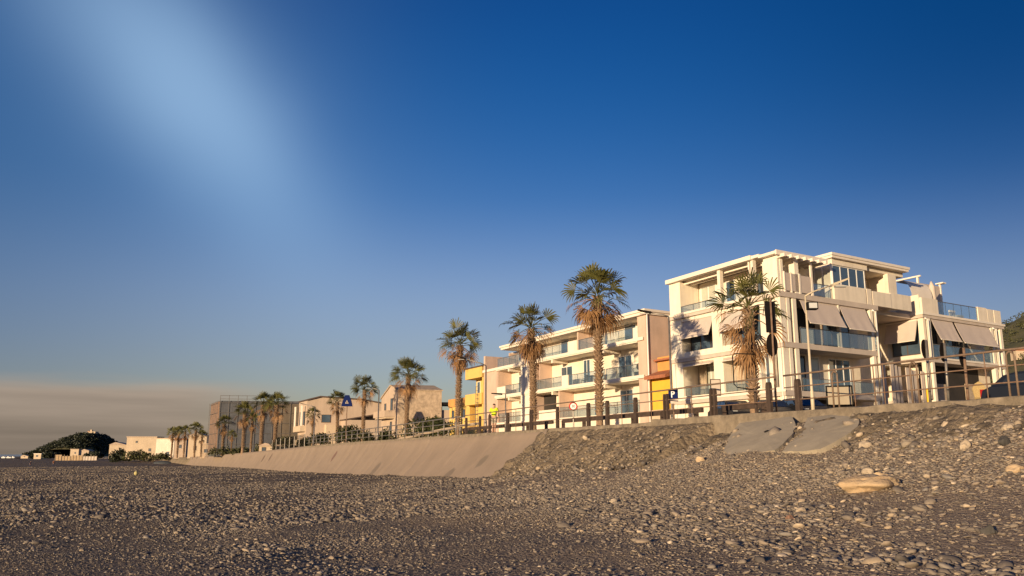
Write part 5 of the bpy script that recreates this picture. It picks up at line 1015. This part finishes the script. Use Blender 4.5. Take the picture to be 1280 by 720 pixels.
# ------------------------------------------------------------------ cars
def car(label, paint, c, ang):
    t = thing('parked_car', (0, 0, 0), label, 'car', 'cars parked by the road'); W2 = .86
    side = [(-2.05, .35), (-2.08, .62), (-2.0, .88), (-1.72, 1.0), (-.55, 1.02), (.95, 1.0), (1.55, .92), (2.0, .76), (2.08, .5), (2.05, .3)]
    n = len(side); mb = MB(); vs = []; ws = (-W2, -W2 * .96, W2 * .96, W2)
    secs = []
    for w_, sc in ((-W2, .94), (-W2 * .985, 1.0), (W2 * .985, 1.0), (W2, .94)): secs.append([Vector((x * (1 if abs(sc - 1) < .01 else .985), w_, .62 + (z - .62) * sc)) for x, z in side])
    for s_ in secs: vs += s_
    fs = [(k * n + i, k * n + (i + 1) % n, (k + 1) * n + (i + 1) % n, (k + 1) * n + i) for k in range(3) for i in range(n)] + [tuple(range(n)), tuple(range(4 * n - 1, 3 * n - 1, -1))]
    mb.add(vs, fs)
    cab = [(-1.75, .98), (-1.35, 1.36), (-.9, 1.46), (.1, 1.45), (.45, 1.33), (1.1, .98)]; tw = [.8, .66, .62, .62, .66, .78]
    m2 = len(cab); mb.add([Vector((x, -w_, z)) for (x, z), w_ in zip(cab, tw)] + [Vector((x, w_, z)) for (x, z), w_ in zip(cab, tw)], [(i, i + 1, m2 + i + 1, m2 + i) for i in range(m2 - 1)] + [tuple(range(m2)), tuple(range(2 * m2 - 1, m2 - 1, -1)), (m2 - 1, 0, m2, 2 * m2 - 1)])
    b = mb.build('body', paint, t)
    for sg in (-1, 1):
        g = MB(); P = lambda x, z, w_: Vector((x, sg * (w_ + .012), z)); g.add([P(-1.42, 1.04, .79), P(-.35, 1.04, .79), P(-.35, 1.39, .65), P(-1.15, 1.36, .67)], [(0, 1, 2, 3)]); g.add([P(-.28, 1.04, .79), P(.85, 1.04, .785), P(.35, 1.34, .67), P(-.28, 1.39, .65)], [(0, 1, 2, 3)]); g.build('side_window', 'carglass', t)
        h_ = MB().bx(1.72, 1.98, sg * .7 - .12, sg * .7 + .12, .66, .8).build('headlight', 'lens', t); MB().bx(-2.1, -1.96, sg * .72 - .1, sg * .72 + .1, .66, .92).build('tail_light', 'lampred', t); MB().bx(.62, .78, sg * .92 - .08, sg * .92 + .08, 1.0, 1.12).build('mirror', paint, t)
        for x in (-1.3, 1.28):
            c_ = Vector((x, sg * .78, .31)); w_ = MB().disc(c_, (0, 1, 0), .31, .2, 20).build('tyre', 'tyre', t, False); MB().disc(c_ + Vector((0, sg * .1, 0)), (0, 1, 0), .19, .03, 14).build('rim', 'rim', w_)
    g = MB(); o_ = Vector((.012, 0, .012)); g.add([Vector((.5, -.62, 1.33)) + o_, Vector((.5, .62, 1.33)) + o_, Vector((1.08, .74, 1.0)) + o_, Vector((1.08, -.74, 1.0)) + o_], [(0, 1, 2, 3)]); g.build('windscreen', 'carglass', t)
    g = MB(); o_ = Vector((-.014, 0, .012)); g.add([Vector((-1.39, -.6, 1.33)) + o_, Vector((-1.39, .6, 1.33)) + o_, Vector((-1.72, .72, 1.02)) + o_, Vector((-1.72, -.72, 1.02)) + o_], [(0, 1, 2, 3)]); g.build('rear_window', 'carglass', t)
    t.location = c; t.rotation_euler = (0, 0, ang); return t
def carpos(x, s, dz=0): y = on_line(x, s); p = W(y, s, float(zland(y, s)) + dz); return p
k = ray(1321, 480)[0]; car('dark blue hatchback parked behind the railing at the right edge', 'carblue', (k * 27.5, 27.5, 1.27), R(-58))
for x, Y, l, m in ((918, 47, 'black car behind the kerb just left of the shaggy palm', 'carblack'), (961, 46, 'charcoal car behind the kerb right of the shaggy palm trunk', 'cargrey'), (1003, 45, 'black car behind the kerb near the cream street lamp', 'carblack')):
    k = ray(x, 510)[0]; car(l, m, (k * Y, Y, 1.5), R(-84))

# ------------------------------------------------------------------ people
def skinmesh(name, pts, edges, rad, m, parent, sub=2):
    me = bpy.data.meshes.new(name); me.from_pydata(pts, edges, []); o = bpy.data.objects.new(name, me); COL.objects.link(o)
    sk = o.modifiers.new('s', 'SKIN'); sk.use_smooth_shade = True; o.modifiers.new('u', 'SUBSURF').levels = sub
    for i, r in enumerate(rad): v = me.skin_vertices[0].data[i]; v.radius = (r, r) if not isinstance(r, tuple) else r; v.use_root = (i == 0)
    dg = bpy.context.evaluated_depsgraph_get(); m2 = bpy.data.meshes.new_from_object(o.evaluated_get(dg)); bpy.data.objects.remove(o); bpy.data.meshes.remove(me)
    m2.materials.clear(); m2.materials.append(M[m]); r_ = bpy.data.objects.new(name, m2); COL.objects.link(r_)
    if parent is not None: r_.parent = parent
    return r_
def person(loc, rot, label, shirt, pants, stride=.12, sc=1.0, long=False):
    t = bpy.data.objects.new('person', None); COL.objects.link(t); tag(t, label, 'person'); OFF[t.name] = Vector((0, 0, 0)); k = stride
    P = {'pel': (0, 0, .95), 'sp': (0, .01, 1.15), 'ch': (0, 0, 1.34), 'nk': (0, .0, 1.48), 'hd0': (0, -.015, 1.56), 'hd1': (0, -.02, 1.68)}
    for s_, n in ((-1, 'l'), (1, 'r')):
        f_ = k * s_
        P.update({n + 'hip': (.1 * s_, 0, .90), n + 'kn': (.105 * s_, -.03 - f_ * .6, .50), n + 'an': (.11 * s_, .02 - f_, .09), n + 'to': (.12 * s_, -.13 - f_, .035), n + 'sh': (.19 * s_, 0, 1.40), n + 'el': (.25 * s_, .03 + f_ * .5, 1.12), n + 'wr': (.26 * s_, -.06 + f_ * .9, .88), n + 'pm': (.26 * s_, -.085 + f_ * 1.0, .80)})
        for j in range(4): P[n + 'f%d' % j] = (.26 * s_, -.055 - .02 * j + f_, .765); P[n + 'g%d' % j] = (.25 * s_, -.06 - .022 * j + f_, (.71, .70, .705, .725)[j])
        P[n + 'th'] = (.245 * s_, -.13 + f_, .775)
    ks = list(P); ix = {a: i for i, a in enumerate(ks)}
    E_ = [('pel', 'sp'), ('sp', 'ch'), ('ch', 'nk'), ('nk', 'hd0'), ('hd0', 'hd1')]
    for n in 'lr':
        E_ += [('pel', n + 'hip'), (n + 'hip', n + 'kn'), (n + 'kn', n + 'an'), (n + 'an', n + 'to'), ('ch', n + 'sh'), (n + 'sh', n + 'el'), (n + 'el', n + 'wr'), (n + 'wr', n + 'pm'), (n + 'pm', n + 'th')] + [(n + 'pm', n + 'f%d' % j) for j in range(4)] + [(n + 'f%d' % j, n + 'g%d' % j) for j in range(4)]
    rd = dict(pel=(.15, .11), sp=(.135, .1), ch=(.15, .11), nk=.058, hd0=.075, hd1=.092); rr_ = []
    for a in ks:
        b = a[1:]
        rr_.append(rd.get(a) or ({'hip': .09, 'kn': .058, 'an': .04, 'to': .038, 'sh': .062, 'el': .042, 'wr': .028, 'pm': .032, 'th': .009}.get(b) or .0085))
    skinmesh('body', [P[a] for a in ks], [(ix[a], ix[b]) for a, b in E_], rr_, 'skin', t)
    S = [(0, 0, .92), (0, .01, 1.15), (0, 0, 1.34), (0, 0, 1.45), (-.19, 0, 1.40), (-.235, .02 - k * .35, 1.2), (.19, 0, 1.40), (.235, .02 + k * .35, 1.2)]
    skinmesh('shirt', S, [(0, 1), (1, 2), (2, 3), (2, 4), (4, 5), (2, 6), (6, 7)], [(.175, .135), (.165, .13), (.175, .135), .075, .082, .078, .082, .078], shirt, t)
    end = .12 if long else .52
    q = [(0, 0, .98), (-.1, 0, .88), (-.108, -.02 + k * .6, .53), (.1, 0, .88), (.108, -.02 - k * .6, .53)]; r_ = [(.165, .125), .11, .082, .11, .082]; e_ = [(0, 1), (1, 2), (0, 3), (3, 4)]
    if long: q += [(-.11, .02 + k, .12), (.11, .02 - k, .12)]; r_ += [.06, .06]; e_ += [(2, 5), (4, 6)]
    skinmesh('trousers' if long else 'shorts', q, e_, r_, pants, t)
    skinmesh('hair', [(0, .012, 1.60), (0, .005, 1.71)], [(0, 1)], [.085, .098], 'hair', t)
    mb = MB()
    for s_ in (-1, 1): mb.disc((.033 * s_, -.108, 1.655), (0, 1, 0), .011, .01, 8)
    mb.build('eyes', 'black', t)
    MB().add([(-.014, -.105, 1.6), (.014, -.105, 1.6), (0, -.135, 1.605), (0, -.108, 1.65)], [(0, 1, 2), (0, 2, 3), (1, 3, 2)]).build('nose', 'skin', t)
    t.location = loc; t.rotation_euler = (0, 0, rot); t.scale = (sc, sc, sc); return t
def at_px(x, y, Y): k, m_ = ray(x, y); return Vector((k * Y, Y, m_ * Y))
yp = on_line(617.5, -.75); pp = W(yp, -.75, float(zland(yp, -.75)) + .03); person(tuple(pp), R(155), 'person in a lime yellow shirt and khaki shorts walking behind the railing, seen from behind', 'hiviz', 'shorts', .1, 1.07)
for x, y, l, a, b in ((37.5, 585, 'distant walker in dark clothes on the open beach far left', 'navy', 'navy'), (66.5, 584, 'distant walker in an orange top before the reed screens', 'orangecloth', 'navy')):
    p = ground_far(x, y) if 'ground_far' in globals() else at_px(x, y, 230); person(tuple(p), R(70), l, a, b, .18, 1.05, True)
# yellow buoy and dark boat on the sand
p = ground_hit(170, 594); c = p + Vector((0, 0, .0)); r_ = 2.6 * p.y / 1060
b_ = thing('yellow_buoy', tuple(c), 'small pale yellow buoy lying on the far beach', 'buoy'); mb = MB(); v, f = ico(3); mb.add([(c.x + a[0] * r_, c.y + a[1] * r_, c.z + r_ * .9 + a[2] * r_ * 1.05) for a in v], [tuple(i) for i in f]); mb.build('float', 'buoy', b_, True); MB().tube([c + Vector((0, 0, r_ * 1.9)), c + Vector((0, 0, r_ * 2.3))], r_ * .2, 8).build('eyelet', 'steel', b_)
p = at_px(203, 579, 205); L_ = 22 * 205 / 1060
bo = thing('rowing_boat', tuple(p), 'long dark upturned rowing boat lying on the sand below the cream houses', 'boat'); mb = MB(); vs = []; N = 11
for i in range(N):
    q = i / (N - 1) * 2 - 1; hw = .75 * (1 - abs(q) ** 2.4) + .03; hh = .75 * (1 - .45 * abs(q) ** 2)
    for g in np.linspace(0, math.pi, 7): vs.append((p.x + q * L_ / 2, p.y + hw * math.cos(g), p.z - .15 + hh * math.sin(g)))
mb.add(vs, [(i * 7 + j, i * 7 + j + 1, (i + 1) * 7 + j + 1, (i + 1) * 7 + j) for i in range(N - 1) for j in range(6)]); mb.build('hull', 'hull', bo, True); MB().bx(p.x - L_ * .46, p.x + L_ * .46, p.y - .03, p.y + .03, p.z + .45, p.z + .63).build('keel', 'wood', bo)

# ------------------------------------------------------------------ light and sky
SUN = Vector((-.59, -.807, 0)).normalized(); EL = R(6.5)
sd = Vector((SUN.x * math.cos(EL), SUN.y * math.cos(EL), math.sin(EL)))
sun = bpy.data.lights.new('sun', 'SUN'); sun.energy = 5.0; sun.angle = R(.5); sun.color = (1, .76, .47)
so = bpy.data.objects.new('sun', sun); COL.objects.link(so); so.rotation_euler = (-sd).to_track_quat('-Z', 'Y').to_euler(); so.location = (-40, -30, 40)
wd = bpy.data.worlds.new('World'); scene.world = wd; wd.use_nodes = True; nt = wd.node_tree; L = nt.links; bg = nt.nodes['Background']
sky = nd(nt, 'ShaderNodeTexSky', sky_type='NISHITA'); sky.sun_disc = False; sky.sun_elevation = EL; sky.sun_rotation = math.atan2(SUN.x, SUN.y); sky.altitude = 0; sky.air_density = 1.0; sky.dust_density = .6; sky.ozone_density = 2.0
bg.inputs['Strength'].default_value = .12
tc = nd(nt, 'ShaderNodeTexCoord'); D = tc.outputs['Generated']
def mth(op, a, b=None, c=None, clamp=False):
    n = nd(nt, 'ShaderNodeMath', operation=op); n.use_clamp = clamp
    for i, x in enumerate((a, b, c)):
        if x is None: continue
        if isinstance(x, (int, float)): n.inputs[i].default_value = x
        else: L.new(x, n.inputs[i])
    return n.outputs[0]
def dot(v): n = nd(nt, 'ShaderNodeVectorMath', operation='DOT_PRODUCT'); L.new(D, n.inputs[0]); n.inputs[1].default_value = v; return n.outputs['Value']
def smooth(x, a, b): n = nd(nt, 'ShaderNodeMapRange', interpolation_type='SMOOTHERSTEP'); n.inputs['From Min'].default_value = a; n.inputs['From Max'].default_value = b; L.new(x, n.inputs['Value']); return n.outputs[0]
def noise(scale, stretch=(1, 1, 1), det=5.): 
    mp = nd(nt, 'ShaderNodeMapping'); mp.inputs['Scale'].default_value = stretch; L.new(D, mp.inputs[0]); n = nd(nt, 'ShaderNodeTexNoise', Scale=scale, Detail=det); L.new(mp.outputs[0], n.inputs['Vector']); return n.outputs['Fac']
def mix(f, a, b, blend='MIX'):
    n = nd(nt, 'ShaderNodeMix', data_type='RGBA', blend_type=blend)
    for s_, x in ((0, f), (6, a), (7, b)):
        if isinstance(x, tuple): n.inputs[s_].default_value = x
        elif isinstance(x, (int, float)): n.inputs[s_].default_value = x
        else: L.new(x, n.inputs[s_])
    return n.outputs[2]
col = sky.outputs['Color']
sepn = nd(nt, 'ShaderNodeSeparateXYZ'); L.new(D, sepn.inputs[0]); EZ = sepn.outputs['Z']
rp = nd(nt, 'ShaderNodeValToRGB'); rp.color_ramp.interpolation = 'B_SPLINE'; e_ = rp.color_ramp.elements
e_[0].position = 0; e_[0].color = (.80, .72, .76, 1); e_[1].position = .62; e_[1].color = (.045, .25, .71, 1)
for p_, c_ in ((.09, (.72, .62, .77, 1)), (.19, (.93, .80, 1.0, 1)), (.30, (.21, .49, .90, 1)), (.46, (.052, .40, .88, 1))): x_ = e_.new(p_); x_.color = c_
L.new(EZ, rp.inputs[0]); col = mix(1.0, col, rp.outputs[0], 'MULTIPLY')
# broad thin veil of cirrus high on the left
def dirv(x, y): k, m_ = ray(x, y); return Vector((k, 1, m_)).normalized()
c0 = dirv(222, 112); ax = (dirv(345, 270) - dirv(95, -40)); ax = (ax - c0 * ax.dot(c0)).normalized(); bx_ = c0.cross(ax).normalized()
wis = noise(2.4, (1, 1, 1), 3.); wob = mth('MULTIPLY_ADD', wis, .07, -.035)
al = dot(tuple(ax)); ac_ = mth('ADD', dot(tuple(bx_)), wob); fwd = smooth(dot(tuple(c0)), .2, .6)
def gauss(sa, sc_, amp):
    q1 = mth('POWER', mth('DIVIDE', al, sa), 2.0); q2 = mth('POWER', mth('ABSOLUTE', mth('DIVIDE', ac_, sc_)), 2.0)
    return mth('MULTIPLY', mth('EXPONENT', mth('MULTIPLY', mth('ADD', q1, q2), -1.0)), amp)
veil = mth('MULTIPLY', mth('ADD', gauss(.185, .075, .52), gauss(.34, .18, .12)), fwd, clamp=True)
col = mix(veil, col, (2.55, 3.9, 5.5, 1))
ang = mth('ARCCOSINE', dot(tuple(dirv(1340, -60)))); dk = mth('MULTIPLY', mth('EXPONENT', mth('MULTIPLY', mth('POWER', mth('DIVIDE', ang, .40), 2.0), -1.0)), .8)
col = mix(dk, col, (.0, .22, .9, 1))
ang2 = mth('ARCCOSINE', dot(tuple(dirv(-120, 230)))); col = mix(mth('MULTIPLY', mth('EXPONENT', mth('MULTIPLY', mth('POWER', mth('DIVIDE', ang2, .26), 2.0), -1.0)), .45), col, (.25, .75, 1.7, 1))
# warm grey haze bank low over the far shore
bn = noise(3.0, (1, 1, 9), 6.); edge = mth('ADD', EZ, mth('MULTIPLY_ADD', bn, .05, -.025))
fade = smooth(sepn.outputs['X'], -.20, -.40)
bank = mth('MULTIPLY', mth('MULTIPLY', smooth(edge, .09, .058), fade), .93)
bc = nd(nt, 'ShaderNodeValToRGB'); bc.color_ramp.elements[0].position = 0; bc.color_ramp.elements[0].color = (1.25, 1.0, .79, 1); bc.color_ramp.elements[1].position = .08; bc.color_ramp.elements[1].color = (2.65, 2.08, 1.62, 1)
L.new(mth('ADD', EZ, mth('MULTIPLY_ADD', noise(4., (1, 1, 16), 6.), .09, -.045)), bc.inputs[0]); col = mix(bank, col, bc.outputs[0])
L.new(col, bg.inputs['Color'])
vs_ = scene.view_settings; vs_.view_transform = 'Standard'; vs_.look = 'None'; vs_.exposure = .5; vs_.gamma = 1; vs_.use_curve_mapping = False
scene.render.engine = 'CYCLES'; scene.cycles.use_denoising = True; scene.cycles.max_bounces = 6; scene.cycles.transparent_max_bounces = 12
